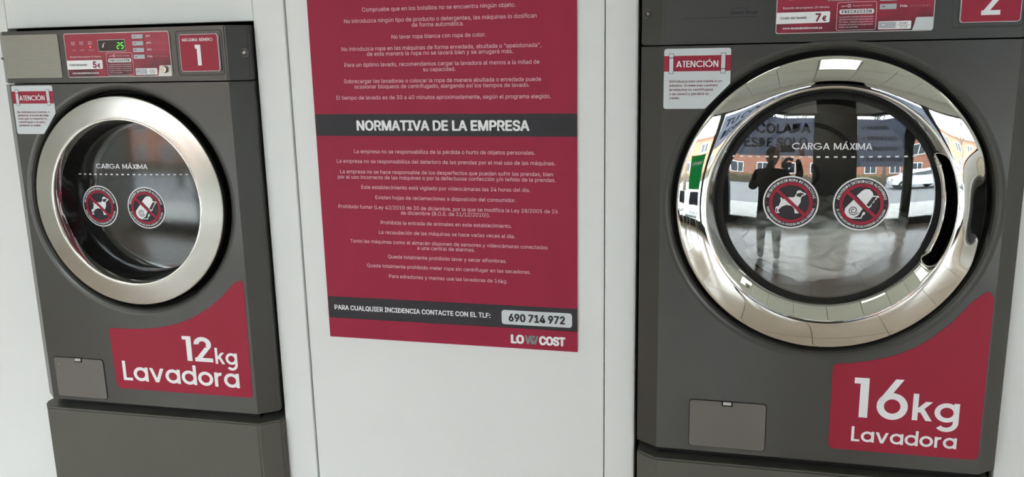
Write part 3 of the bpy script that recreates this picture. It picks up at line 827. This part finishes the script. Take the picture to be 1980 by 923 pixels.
notice(m2, -.2883, -.1583, 1.4836, 1.6025, 1.5330, -.2060,
       ['Introduzca solo una manta o un', 'edredón. Si mete más cantidad', 'la máquina no centrifugará', 'o se parará y perderá su', 'crédito.'],
       [(-.2772, -.1748, 1.5360), (-.2771, -.1830, 1.5278), (-.2772, -.1915, 1.5196), (-.2771, -.1990, 1.5112), (-.2770, -.2554, 1.5030)],
       (-.2644, -.1822, 1.5660, .0125), 1.5580, 1.5885)
swoosh(m2, [(.0658, .9610, .012), (.1000, .9650), (.1349, .9725), (.1640, .9805), (.1918, .9915), (.2200, 1.0065), (.2467, 1.0268), (.2818, 1.0612), (.3170, 1.1080, .016), (.3430, 1.1320, .014), (.3535, 1.1150, .012), (.3535, .7740, .012), (.0660, .7740, .014)],
       [('1', .1099, .1385, .8485, .0865, dict(w=.175)), ('6', .1550, .2145, .8480, .0885, dict(w=.155)), ('kg', .2235, .3110, .8510, .0575, dict(w=.165, gap=.05)), ('Lavadora', .1101, .3113, .7945, .0330, dict(w=.155, gap=.07))],
       'red swoosh label reading 16kg Lavadora')
hatch(m2, -.2225, -.0605, .7530, .8622, -.1425, False)
obj('gap_ring', fix(lathe(ex, ez, [(.292, .012), (.292, .040), (.304, .040)], 128)), M['black'], m2, True, 40)

def sstep(a, b, x):
    t = max(0, min(1, (x - a) / (b - a))); return t * t * (3 - 2 * t)
def outer_ring2():
    prof = [(.2335, -.0185), (.2350, -.0205)] + [(.2350 + (.2900 - .2350) * i / 14, -.0205 + .0122 * ((i / 14) ** 1.25)) for i in range(1, 15)] + [(.2925, -.0070), (.2938, -.0040), (.2940, .030)]
    n = 320; v = []; f = []; m = len(prof)
    for k in range(n):
        a = 2 * pi * k / n; dg = (math.degrees(a) + 180) % 360 - 180
        for r, y in prof:
            w = (1 - sstep(4, 25, abs(dg + 1))) * sstep(.246, .290, r)
            yy = y + .030 * w if y < .02 else y
            v.append((ex + r * cos(a), yy, ez + r * sin(a)))
    for k in range(n):
        k2 = (k + 1) % n
        for i in range(m - 1): f.append((k * m + i, k2 * m + i, k2 * m + i + 1, k * m + i + 1))
    return fix((v, f))
dr = obj('door_ring', outer_ring2(), M['chrome'], m2, True, 60); dr['label'] = 'mirror chrome ring with a finger dimple on its right edge'
def inner_ring2(which):
    base = [(.2350, -.0205), (.2338, -.0203), (.2322, -.0192), (.2300, -.0165), (.2265, -.0115), (.2230, -.0065), (.2195, -.0015), (.2160, .0045), (.2125, .0120)]
    grip = [(.2350, -.0205), (.2342, -.0203), (.2335, -.0190), (.2328, -.0120), (.2325, .0020), (.2318, .0250), (.2290, .0400), (.2200, .0430), (.2125, .0430)]
    ecc = [0, 0, .0005, .0012, .0028, .0045, .0062, .0080, .0095]
    n = 320; v = []; f = []; m = len(base)
    for k in range(n):
        a = 2 * pi * k / n; dg = (math.degrees(a) + 180) % 360 - 180
        t = sstep(-33, -27, dg) * (1 - sstep(22, 28, dg))
        for (r, y), (r2, y2), e in zip(base, grip, ecc): v.append((ex + (r + (r2 - r) * t) * cos(a), y + (y2 - y) * t, ez + e + (r + (r2 - r) * t) * sin(a)))
    for k in range(n):
        k2 = (k + 1) % n
        for i in range(m - 1): f.append((k * m + i, k2 * m + i, k2 * m + i + 1, k * m + i + 1))
    return fix((v, f))
obj('inner_ring', inner_ring2(0), M['chrome'], m2, True, 60)['label'] = 'inner chrome ring sloping in to the glass'
# grip bar along the right edge of the glass and its dark pocket
gz = ez + .0095
def grip_bar():
    v = []; f = []; n = 48
    sec = [(.2160, .0300), (.2185, .0000), (.2175, -.0080), (.2145, -.0115), (.2105, -.0100), (.2085, -.0040), (.2085, .0300)]
    m = len(sec)
    for k in range(n + 1):
        a = radians(-31 + 58 * k / n); e = min(1, min(k, n - k) / 5) ** .5
        for r, y in sec:
            yy = .030 + (y - .030) * max(.4, e); v.append((ex + r * cos(a), yy, gz - .0015 + r * sin(a)))
    for k in range(n):
        for i in range(m):
            j = (i + 1) % m; f.append((k * m + i, (k + 1) * m + i, (k + 1) * m + j, k * m + j))
    return fix((v, f))
obj('door_handle', grip_bar(), M['chrome'], m2, True, 60)['label'] = 'curved chrome grip bar at the right of the glass'
b = B()
for k in range(26):
    a = radians(-28 + 52 * k / 25.0)
    p0 = Vector((ex + .2150 * cos(a), .040, ez + .004 + .2150 * sin(a))); p1 = Vector((ex + .2280 * cos(a), .036, ez + .002 + .2280 * sin(a)))
    b.tube([p0, p1], .0022, 6)
pk = []
v, f = [], []
for k in range(41):
    a = radians(-30 + 56 * k / 40.0)
    for r, y in ((.2140, .0395), (.2280, .0365), (.2295, .0250)): v.append((ex + r * cos(a), y, ez + r * sin(a)))
    if k:
        for i in range(2): f.append((3 * k - 3 + i, 3 * k + i, 3 * k + i + 1, 3 * k - 2 + i))
b.add(v, f)
obj('handle_pocket', b.vf, M['black'], m2)['label'] = 'dark ribbed pocket behind the grip bar'
obj('door_seal', fix(lathe(ex, gz, [(.2155, .0140), (.2130, .0110), (.2112, .0092), (.2060, .0085), (.2005, .0082), (.1985, .0140)], 160)), M['black'], m2, True, 60)
YA, RG = -.0120, 1.0
def y2(x, z): return YA + RG - sqrt(max(0, RG * RG - (x - ex) ** 2 - (z - gz) ** 2))
g2 = obj('door_glass', dome(ex, gz, .2010, YA, RG, 0), M['door_glass'], m2, True); g2['label'] = 'bulging clear door glass'
load_line(m2, -.1504, .1950, 1.3880, -.0358, .1130, 1.4036, .0128, y2)
round_sticker(m2, -.0337, 1.2983, y2, 'dog', 'NO INTRODUCIR ROPA DE MASCOTAS', 'PARA PRESERVAR LA HIGIENE DE ESTA MÁQUINA')
round_sticker(m2, .0985, 1.2975, y2, 'rug', 'PROHIBIDO INTRODUCIR ALFOMBRAS', 'EL LAVADO/SECADO DE ESTAS AVERIARÁ LA MÁQUINA')
obj('door_gasket', fix(lathe(ex, gz, [(.2010, .012), (.1980, .050), (.1960, .070), (.1860, .085), (.1850, .110), (.1950, .125), (.285, .130)], 128)), M['gasket'], m2, True, 50)
drum(m2, ex, ez, .215, .125, .34)

# wet laundry tumbling in the large machine
def laundry():
    import mathutils
    bm = bmesh.new(); bmesh.ops.create_icosphere(bm, subdivisions=6, radius=1)
    no = mathutils.noise
    for q in bm.verts:
        p = q.co.copy(); n1 = no.noise(p * 2.2); n2 = 1 - abs(no.noise(p * 4.5 + Vector((3, 1, 2)))) * 2; n3 = no.noise(p * 12)
        r = 1 + .16 * n1 + .10 * n2 + .02 * n3
        q.co = Vector((p.x * .172 * r, p.y * .110 * r, p.z * .084 * r + .02 * p.x))
    bm.verts.index_update()
    r = ([v.co[:] for v in bm.verts], [[v.index for v in f.verts] for f in bm.faces]); bm.free(); return r
lo = obj('laundry_load', laundry(), M['cloth'], None, True)
lo.location = (.16 + ex, -.06 + .138, ez - .092)
tag(lo, 'wet whitish laundry heaped behind the glass of the washer numbered 2', 'laundry')

# ---------------- pedestals
def pedestal(loc, rz, x0, x1, xa, xb, top, label, m, yf):
    r = empty('machine_pedestal', loc, rz); tag(r, label, 'pedestal')
    obj('cabinet', prism_body(x0, x1, xa, xb, 0.0, top, dep=.68, yf=yf, bv=.004), m, r)
    return r
pd1 = pedestal((-1.36, -.06, 0), A1, -.3690, .2455, -.4020, .2910, .7060, 'plain grey steel pedestal under the 12kg washer', M['paint_base'], -.004)
pd2 = pedestal((.16, -.06, 0), A2, -.2935, .3575, -.3365, .3925, .7150, 'plain grey steel pedestal under the 16kg washer', M['paint_base'], 0)
for r, x0, x1, za, zb in ((pd1, -.30, .20, .7061, .7314), (pd2, -.26, .32, .7151, .7424)):
    obj('spacer_plinth', B().box(x0 - .03, x1 + .03, .035, .60, za, zb).vf, M['black'], r)

# ------------------------------------------------------------------ poster
ps = empty('poster', (0, 0, 0))
tag(ps, 'red wall poster of house rules in Spanish between the two washers', 'poster')
PY = -.0005
def prect(name, x0, x1, z0, z1, m, y0, y1): return obj(name, B().box(x0, x1, y0, y1, z0, z1).vf, m, ps)
pw = slab(rpoly([(-.9310, .9292), (-.3175, .9292), (-.3155, 1.80), (-.9335, 1.80)]), PY - .0002, .0038)
obj('sheet', pw, M['posterred'], ps)
prect('heading_band', -.9315, -.3160, 1.4208, 1.4706, M['band'], PY - .0006, PY - .0001)
prect('contact_band', -.9300, -.3170, .9782, 1.0322, M['band'], PY - .0006, PY - .0001)
obj('telephone_label', slab(rrect(-.4942, -.3291, .9867, 1.0208, .008), PY - .0012, PY - .0005), M['paper'], ps)
body = [('Compruebe que en los bolsillos no se encuentra ningún objeto.', -0.800, -0.448, 1.6974),
('No introduzca ningún tipo de producto o detergentes, las máquinas lo dosifican', -0.845, -0.402, 1.6736),
('de forma automática.', -0.684, -0.564, 1.6616),
('No lavar ropa blanca con ropa de color.', -0.733, -0.515, 1.6370),
('No introduzca ropa en las máquinas de forma enredada, abultada o “apelotonada”,', -0.855, -0.393, 1.6125),
('de esta manera la ropa no se lavará bien y se arrugará más.', -0.794, -0.455, 1.6007),
('Para un óptimo lavado, recomendamos cargar la lavadora al menos a la mitad de', -0.850, -0.397, 1.5772),
('su capacidad.', -0.662, -0.587, 1.5649),
('Sobrecargar las lavadoras o colocar la ropa de manera abultada o enredada puede', -0.854, -0.394, 1.5407),
('ocasionar bloqueos de centrifugado, alargando así los tiempos de lavado.', -0.829, -0.420, 1.5285),
('El tiempo de lavado es de 30 a 40 minutos aproximadamente, según el programa elegido.', -0.875, -0.373, 1.5037),
('La empresa no se responsabiliza de la pérdida o hurto de objetos personales.', -0.839, -0.410, 1.3809),
('La empresa no se responsabiliza del deterioro de las prendas por el mal uso de las máquinas.', -0.884, -0.365, 1.3580),
('La empresa no se hace responsable de los desperfectos que puedan sufrir las prendas, bien', -0.877, -0.370, 1.3336),
('por el uso incorrecto de las máquinas o por la defectuosa confección y/o teñido de la prendas.', -0.884, -0.364, 1.3209),
('Este establecimiento está vigilado por videocámaras las 24 horas del día.', -0.826, -0.422, 1.2976),
('Existen hojas de reclamaciones a disposición del consumidor.', -0.792, -0.455, 1.2739),
('Prohibido fumar (Ley 42/2010 de 30 de diciembre, por la que se modifica la Ley 28/2005 de 26', -0.887, -0.360, 1.2505),
('de diciembre (B.O.E. de 31/12/2010)).', -0.731, -0.516, 1.2386),
('Prohibida la entrada de animales en este establecimiento.', -0.782, -0.466, 1.2146),
('La recaudación de las máquinas se hace varias veces al día.', -0.788, -0.459, 1.1912),
('Tanto las máquinas como el almacén disponen de sensores y videocámaras conectadas', -0.862, -0.384, 1.1680),
('a una central de alarmas.', -0.694, -0.554, 1.1562),
('Queda totalmente prohibido lavar y secar alfombras.', -0.768, -0.480, 1.1328),
('Queda totalmente prohibido meter ropa sin centrifugar en las secadoras.', -0.823, -0.424, 1.1093),
('Para edredones y mantas use las lavadoras de 16kg.', -0.768, -0.479, 1.0852)]
t = Print(PY - .0005)
for s, a, b_, z in body: t.add(ftext(s, a, b_, z, None, .0, 1.0, 2))
t.make('lettering', M['pale_ink'], ps)['label'] = 'pale small print of the rules'
t = Print(PY - .0010)
t.add(ftext('NORMATIVA DE LA EMPRESA', -.8290, -.4210, 1.4340, .0215, .035, 1.0))
t.add(ftext('PARA CUALQUIER INCIDENCIA CONTACTE CON EL TLF:', -.9140, -.5210, .9999, .0112, .025, 1.0))
t.add(ftext('LO', -.4735, -.4415, .9425, .0190, .06)); t.add(ftext('COST', -.4065, -.3447, .9425, .0190, .06))
t.make('lettering', M['white_ink'], ps)['label'] = 'white headings'
t = Print(PY - .0010); t.add(ftext('W', -.4400, -.4150, .9425, .0190, .05)); t.add(ftext('V', -.4245, -.4075, .9425, .0190, .05))
t.make('lettering', M['grey_ink'], ps)['label'] = 'grey letter in the wordmark'
t = Print(PY - .0016); t.add(ftext('690 714 972', -.4775, -.3450, .9950, .0172, .045)); t.make('lettering', M['black_ink'], ps)['label'] = 'black telephone number'

# ------------------------------------------------------------------ window signs (read from the street)
def sign(name, x0, x1, z0, z1, m, label, lines, ink):
    r = empty(name, (0, YF - .05, 0)); tag(r, label, 'sign')
    obj('film', B().box(x0, x1, -.003, 0, z0, z1).vf, m, r)
    t = B()
    for s, a, b_, z, cap, bold in lines:
        v, f = ftext(s, a, b_, z, cap, bold, 1.0, 2)
        for yy in (-.004, .001): t.add([(p[0], yy + (p[2] if yy > 0 else -p[2]), p[1]) for p in v], f)
    obj('lettering', t.vf, ink, r)
sign('window_sign', -1.50, .33, 1.66, 2.52, M['vinyl'], 'large pale window sign offering a low price, left of the dark pier',
     [('TU COLADA', -1.40, .26, 2.18, .20, .03), ('DESDE SOLO', -1.36, .20, 1.86, .20, .03)], M['navy'])
sign('window_sign', 1.27, 2.38, 1.42, 2.50, M['vinyl'], 'pale window sign listing items to wash, right of the dark pier',
     [('✓ MANTAS', 1.36, 2.0, 2.26, .085, .03), ('✓ EDREDONES', 1.36, 2.2, 2.02, .085, .03), ('✓ CHAQUETAS', 1.36, 2.2, 1.78, .085, .03), ('✓ ROPA DE HOGAR', 1.36, 2.32, 1.54, .085, .03)], M['navy'])
sign('window_sign', -2.35, -1.80, .85, 1.65, M['green'], 'green window sign beside the chairs', [('LAVANDO', -2.28, -1.87, 1.42, .07, .03)], M['white_ink'])
# the euro sign stands straight on the glass
e_ = empty('window_lettering', (0, YF - .05, 0)); tag(e_, 'dark euro sign stuck on the window under the large pale sign', 'sign')
tb = B(); v, f = ftext('€', -.35, -.08, 1.30, .30, .04)
for yy in (-.004, .001): tb.add([(p[0], yy + (p[2] if yy > 0 else -p[2]), p[1]) for p in v], f)
obj('lettering', tb.vf, M['navy'], e_)

# ------------------------------------------------------------------ chairs by the window
def chair(loc, rz, label):
    r = empty('waiting_chair', loc, rz); tag(r, label, 'chair')
    v, f = [], []
    n = 10
    for sgn in (0, 1):
        for i in range(n + 1):
            for j in range(n + 1):
                u = i / n - .5; w = j / n - .5
                v.append((u * .44 * (1 - .12 * abs(w)), w * .42, .45 - .03 * cos(u * pi) * cos(w * pi) - (.02 if w > .4 else 0) - sgn * .012))
    N = (n + 1) ** 2
    for i in range(n):
        for j in range(n):
            a = i * (n + 1) + j; f.append((a, a + 1, a + n + 2, a + n + 1)); f.append((N + a, N + a + n + 1, N + a + n + 2, N + a + 1))
    for i in range(n):
        for a, c in ((i * (n + 1), (i + 1) * (n + 1)), (i * (n + 1) + n, (i + 1) * (n + 1) + n), (i, i + 1), (n * (n + 1) + i, n * (n + 1) + i + 1)): f.append((a, c, N + c, N + a))
    obj('seat', fix((v, f)), M['seat'], r, True, 50)
    b = B(); v, f = [], []
    for sgn in (0, 1):
        for i in range(n + 1):
            for j in range(6):
                u = i / n - .5; w = j / 5
                v.append((u * .42 * (1 - .15 * w * w), -.215 - .05 * w + .05 * u * u * 2 - sgn * .012, .58 + .27 * w))
    for i in range(n):
        for j in range(5):
            a = i * 6 + j; f.append((a, a + 1, a + 7, a + 6)); f.append((66 + a, 66 + a + 6, 66 + a + 7, 66 + a + 1))
    for i in range(n):
        for e in (0, 5): f.append((i * 6 + e, i * 6 + 6 + e, 66 + i * 6 + 6 + e, 66 + i * 6 + e))
    for j in range(5):
        for e in (0, n * 6): f.append((e + j, e + j + 1, 66 + e + j + 1, 66 + e + j))
    obj('backrest', fix((v, f)), M['navy'], r, True, 50)
    for e in (-.15, .15): obj('back_support', B().tube([(e, -.10, .43), (e, -.21, .45), (e, -.235, .62)], .011).vf, M['tyre'], r, True)
    for sx_ in (-1, 1):
        for sy in (-1, 1): obj('leg', B().tube([(sx_ * .15, sy * .13, .43), (sx_ * .21, sy * .20, 0.005)], .012).vf, M['satin'], r, True)
    obj('seat_frame', B().tube([(-.15, -.13, .425), (-.15, .13, .425), (.15, .13, .425), (.15, -.13, .425), (-.15, -.13, .425)], .011).vf, M['satin'], r, True)
chair((-1.80, -3.45, 0), radians(-10), 'waiting chair with navy backrest and pale blue seat, nearer the small washer')
chair((-2.45, -3.45, 0), radians(5), 'waiting chair with navy backrest and pale blue seat, under the green sign')

# ------------------------------------------------------------------ the person taking the photograph
def skin_mesh(name, joints, edges, m, parent, levels=2):
    me = bpy.data.meshes.new(name); me.from_pydata([j[:3] for j in joints], edges, [])
    o = bpy.data.objects.new(name, me); COL.objects.link(o)
    o.modifiers.new('skin', 'SKIN'); s = o.modifiers.new('sub', 'SUBSURF'); s.levels = s.render_levels = levels
    for i, j in enumerate(joints):
        sv = me.skin_vertices[0].data[i]; r = j[3]; sv.radius = (r, j[4] if len(j) > 4 else r); sv.use_root = (i == 0)
    dg = bpy.context.evaluated_depsgraph_get(); dg.update()
    nm = bpy.data.meshes.new_from_object(o.evaluated_get(dg)); bpy.data.objects.remove(o)
    for p in nm.polygons: p.use_smooth = True
    nm.materials.clear(); nm.materials.append(m)
    q = bpy.data.objects.new(name, nm); COL.objects.link(q); q.parent = parent
    return q
pe = empty('person', (-.25, -2.16, 0))
tag(pe, 'person in dark jacket and cap holding up a phone, mirrored in the washer door', 'person')
J = [(0, -.03, .86, .15, .12), (0, -.03, 1.02, .16, .125), (0, -.02, 1.18, .175, .125), (0, -.02, 1.30, .165, .10), (0, .0, 1.375, .06, .06),       # 0 pelvis..4 neck base
     (-.17, 0, 1.30, .065, .06), (-.23, .06, 1.10, .052, .052), (-.02, .22, 1.30, .043, .043), (.06, .30, 1.46, .030, .030),                  # 5-8 right arm
     (.17, 0, 1.30, .065, .06), (.30, .05, 1.12, .052, .052), (.36, .20, 1.32, .043, .043), (.33, .31, 1.47, .030, .030),                    # 9-12 left arm
     (-.09, 0, .80, .085, .085), (-.10, .01, .46, .062, .062), (-.11, -.01, .09, .042, .042), (.09, 0, .80, .085, .085), (.10, .01, .46, .062, .062), (.11, -.01, .09, .042, .042)]
Eg = [(0, 1), (1, 2), (2, 3), (3, 4), (3, 5), (5, 6), (6, 7), (7, 8), (3, 9), (9, 10), (10, 11), (11, 12), (0, 13), (13, 14), (14, 15), (0, 16), (16, 17), (17, 18)]
bd = skin_mesh('body', J, Eg, M['cloth_dark'], pe)
for x in (-.11, .11):
    skin_mesh('shoe', [(x, -.03, .045, .042, .04), (x, .06, .042, .042, .036), (x, .17, .032, .036, .026)], [(0, 1), (1, 2)], M['tyre'], pe)
# head with face, ears and cap
def head():
    bm = bmesh.new(); bmesh.ops.create_uvsphere(bm, u_segments=32, v_segments=24, radius=1)
    for q in bm.verts:
        x, y, z = q.co
        w = .076 * (1 - .16 * max(0, -z)); d = .096
        yy = y * d + (.010 if y > 0 and z < -.2 else 0)
        n_ = math.exp(-((x / .16) ** 2) - ((z + .12) / .22) ** 2) * .024 if y > 0 else 0          # nose
        e = sum(math.exp(-(((x - s * .38) / .16) ** 2) - ((z - .05) / .12) ** 2) for s in (-1, 1)) * -.008 if y > 0 else 0   # eye sockets
        m_ = math.exp(-((x / .3) ** 2) - ((z + .5) / .06) ** 2) * .005 if y > 0 else 0
        q.co = (x * w, yy + n_ + e + m_, z * .118)
    bm.verts.index_update(); r = ([v.co[:] for v in bm.verts], [[v.index for v in f.verts] for f in bm.faces]); bm.free(); return r
hd = obj('head', head(), M['skin'], pe, True); hd.location = (.02, .045, 1.505)
skin_mesh('neck', [(.0, .005, 1.35, .052), (.01, .025, 1.44, .050)], [(0, 1)], M['skin'], pe)
for s in (-1, 1):
    obj('ear', fix(lathe(0, 0, [(0, -.006), (.012, -.008), (.018, 0), (.012, .006), (0, .004)], 12)), M['skin'], hd, True).matrix_local = Matrix.Translation((s * .076, 0, .0)) @ Matrix.Rotation(radians(90), 4, 'Z') @ Matrix.Scale(1.5, 4, (0, 0, 1))
    ey = obj('eye', fix(lathe(0, 0, [(0, -.010), (.007, -.007), (.010, 0), (0, .008)], 12)), M['white_ink'], hd, True); ey.matrix_local = Matrix.Translation((s * .029, .080, .006)) @ Matrix.Rotation(pi, 4, 'Z')
cp = B(); cv, cf = [], []
for i in range(9):
    a = radians(90 * i / 8)
    for k in range(24):
        t_ = 2 * pi * k / 24; cv.append((.083 * cos(a) * cos(t_), .102 * cos(a) * sin(t_), .045 + .085 * sin(a)))
for i in range(8):
    for k in range(24): cf.append((i * 24 + k, i * 24 + (k + 1) % 24, (i + 1) * 24 + (k + 1) % 24, (i + 1) * 24 + k))
cp.add(cv, cf)
pv = []
for s in (0, 1):
    for k in range(13):
        t_ = pi * (.14 + .72 * k / 12); pv.append((.083 * cos(t_), .100 * sin(t_), .048 - s * .004))
        pv.append((.086 * cos(t_), .100 * sin(t_) + .075 * sin(pi * k / 12) ** .6, .040 - s * .004))
pf = []
for k in range(12):
    for s in (0, 26): pf.append((s + 2 * k, s + 2 * k + 1, s + 2 * k + 3, s + 2 * k + 2))
    pf.append((2 * k + 1, 2 * k + 3, 26 + 2 * k + 3, 26 + 2 * k + 1))
cp.add(pv, pf)
obj('cap', fix(cp.vf), M['cloth_dark'], hd, True, 50)
# hands: palm and five bent fingers each, closed on the edges of the phone
def hand(sx_, px_, pz_):
    j = [(px_ + sx_ * .030, -.075, pz_ - .075, .027, .020), (px_ + sx_ * .022, -.045, pz_ - .035, .032, .016), (px_ + sx_ * .020, -.030, pz_ - .005, .034, .014)]
    h = skin_mesh('hand', j, [(0, 1), (1, 2)], M['skin'], pe); b = B()
    for k in range(4):
        z0 = pz_ - .025 + k * .017; l = (.85, 1.0, .96, .78)[k]
        b.tube([(px_ + sx_ * .020, -.030, z0), (px_ + sx_ * .026, -.012 , z0 + .003), (px_ + sx_ * .014, .014 * l + .002, z0 + .005), (px_ - sx_ * .012 * l, .013, z0 + .004)], [.0085, .0082, .0078, .0066], 8)
    b.tube([(px_ + sx_ * .020, -.045, pz_ - .045), (px_ + sx_ * .006, -.040, pz_ - .032), (px_ - sx_ * .018, -.026, pz_ - .018)], [.012, .0105, .0085], 8)
    f_ = obj('fingers', b.vf, M['skin'], pe, True)
    for o in (h, f_): o.location = (-pe.location.x, -1.865 - pe.location.y, 0)
hand(-1, -.078 - .050, 1.585); hand(1, .078 + .018, 1.585)
ph = empty('mobile_phone', (-.02, -1.868, 1.585)); tag(ph, 'dark phone held level in front of the person, mirrored in the large washer door', 'phone')
obj('phone_body', B().box(-.085, .065, -.004, .004, -.037, .037, .003).vf, M['dark_gloss'], ph)
obj('camera_bump', B().box(-.005, .035, .004, .006, -.010, .032, .0008).vf, M['black'], ph)
obj('lens', fix(lathe(.02, .015, [(0, .0065), (.006, .0068), (.0075, .0075), (.008, .006)], 20)), M['chrome'], ph, True)

# ------------------------------------------------------------------ the street
S('ground', B().box(-40, 40, -60, YF - .12, -.3, -.12).vf, M['asphalt'])
S('pavement', B().box(-40, 40, -7.2, YF - .12, -.12, -.02, .01).vf, M['pavement'])
bl = empty('apartment_block', (0, -24, -.12)); tag(bl, 'orange brick block across the street with white windows', 'building')
obj('facade', B().box(-26, 26, -8, 0, 0, 5.2).vf, M['brick'], bl)
obj('roof', B().box(-26.3, 26.3, -8.3, .3, 5.2, 5.5).vf, M['pavement'], bl)
wv = None
for i in range(16):
    for zz in (.9, 3.2):
        if wv is None:
            w_ = obj('window', B().box(-.75, .75, -.02, .06, 0, 1.35).vf, M['car'], bl); g_ = obj('pane', B().box(-.65, -.05, .06, .07, .1, 1.25).box(.05, .65, .06, .07, .1, 1.25).vf, M['carglass'], w_); wv = (w_, g_)
        else:
            w_ = wv[0].copy(); COL.objects.link(w_); w_.parent = bl; g_ = wv[1].copy(); COL.objects.link(g_); g_.parent = w_
        w_.location = (-24 + i * 3.2, 0, zz)

def tree(x, y, h, seed, label):
    rnd = random.Random(seed); r = empty('bare_tree', (x, y, -.12)); tag(r, label, 'tree')
    t = B(); br = B(); cnt = [0]
    t.tube([(0, 0, 0), (.05, 0, h * .2), (0, .05, h * .42)], [.16, .12, .10], 10)
    def grow(p, d, l, rad, lev):
        if lev == 0 or cnt[0] > 420: return
        cnt[0] += 1
        q = p + d * l * .5 + Vector((rnd.uniform(-.08, .08), rnd.uniform(-.08, .08), .02)) * l; e = p + d * l
        br.tube([p, q, e], [rad, rad * .8, rad * .6], 5, False)
        for k in range(3 if lev > 2 else 4):
            nd = (d + Vector((rnd.uniform(-.75, .75), rnd.uniform(-.75, .75), rnd.uniform(-.1, .5)))).normalized()
            grow(e, nd, l * rnd.uniform(.6, .8), rad * .58, lev - 1)
    for k in range(4):
        a = 2 * pi * k / 4 + rnd.random(); grow(Vector((0, .05, h * .42)), Vector((cos(a) * .55, sin(a) * .55, .8)).normalized(), h * .2, .07, 5)
    obj('trunk', t.vf, M['bark'], r, True); obj('branches', br.vf, M['bark'], r, True)
for k, (x, y, h) in enumerate(((-7.0, -11.5, 6.5), (-1.2, -12.5, 7.0), (4.6, -11.0, 6.0), (9.5, -12.0, 7.0))):
    tree(x, y, h, k + 3, ('leftmost', 'second', 'third', 'rightmost')[k] + ' of the four bare street trees across the road')
    bpy.context.view_layer.update()
for o in [o for o in COL.objects if o.name.startswith('bare_tree')]: o['group'] = 'bare street trees'
def hedge():
    rnd = random.Random(5); b = B()
    for k in range(5200):
        x = rnd.uniform(-18, 18); y = rnd.uniform(-.5, .5); z = rnd.uniform(.05, .95) * (1 - .25 * abs(y)); s = rnd.uniform(.07, .14)
        u = Vector((rnd.uniform(-1, 1), rnd.uniform(-1, 1), rnd.uniform(-1, 1))).normalized(); w = u.orthogonal().normalized(); c = Vector((x, y, z))
        b.add([c - u * s, c + w * s * .5, c + u * s, c - w * s * .5], [(0, 1, 2, 3)])
    return b.vf
hg = empty('hedge', (0, -19, -.12)); tag(hg, 'long clipped green hedge in front of the brick block', 'hedge')
lf = obj('leaves', hedge(), M['leaf'], hg); lf['kind'] = 'stuff'
obj('stems', B().box(-18, 18, -.32, .32, 0, .7).vf, M['bark'], hg)

def car(loc, rz, label):
    r = empty('parked_car', loc, rz); tag(r, label, 'car')
    prof = [(-2.0, .35), (-2.05, .62), (-1.9, .86), (-1.2, .98), (-.55, 1.42), (.65, 1.46), (1.5, 1.05), (1.95, .98), (2.02, .6), (1.98, .35)]
    v, f = [], []; ys = (-.86, -.84, .84, .86); n = len(prof)
    for s in (-1, 1):
        for x, z in prof:
            w = .86 - max(0, z - .9) * .32; v.append((x, s * w, z))
    f.append(tuple(range(n))); f.append(tuple(range(2 * n - 1, n - 1, -1)))
    for i in range(n): f.append((i, (i + 1) % n, (i + 1) % n + n, i + n))
    obj('body', fix((v, f)), M['car'], r)
    for s in (-1, 1):
        w1 = .86 - .1 * .32 + .004; w2 = .86 - .5 * .32 + .004
        obj('side_window', fix(([(-1.1, s * w1, 1.0), (1.25, s * w1, 1.02), (.62, s * w2, 1.38), (-.5, s * w2, 1.36), (-1.1, s * (w1 - .02), 1.0), (1.25, s * (w1 - .02), 1.02), (.62, s * (w2 - .02), 1.38), (-.5, s * (w2 - .02), 1.36)], [(0, 1, 2, 3), (7, 6, 5, 4), (0, 4, 5, 1), (1, 5, 6, 2), (2, 6, 7, 3), (3, 7, 4, 0)])), M['carglass'], r)
        for x in (-1.28, 1.28):
            q = obj('wheel', fix(lathe(0, 0, [(0, -.09), (.17, -.09), (.19, -.11), (.31, -.11), (.32, -.08), (.32, .08), (.30, .1), (0, .1)], 28)), M['tyre'], r, True, 40); q.location = (x, s * .80, .32)
            q = obj('hubcap', fix(lathe(0, 0, [(0, -.02), (.16, -.005), (.18, .01), (0, .01)], 20)), M['satin'], r, True); q.location = (x, s * .80 + s * .10, .32)
    obj('windscreen', fix(([(-1.16, -.74, 1.0), (-1.16, .74, 1.0), (-.6, .66, 1.40), (-.6, -.66, 1.40), (-1.12, -.74, .98), (-1.12, .74, .98), (-.56, .66, 1.38), (-.56, -.66, 1.38)], [(0, 1, 2, 3), (4, 5, 6, 7), (0, 1, 5, 4), (1, 2, 6, 5), (2, 3, 7, 6), (3, 0, 4, 7)])), M['carglass'], r)
    for s in (-1, 1): obj('headlight', B().box(-2.06, -1.88, s * .62 - .16, s * .62 + .16, .66, .80, .03).vf, M['silver'], r)
car((8.2, -13.5, -.12), radians(8), 'white hatchback parked outside the right window')
bpy.context.view_layer.update()
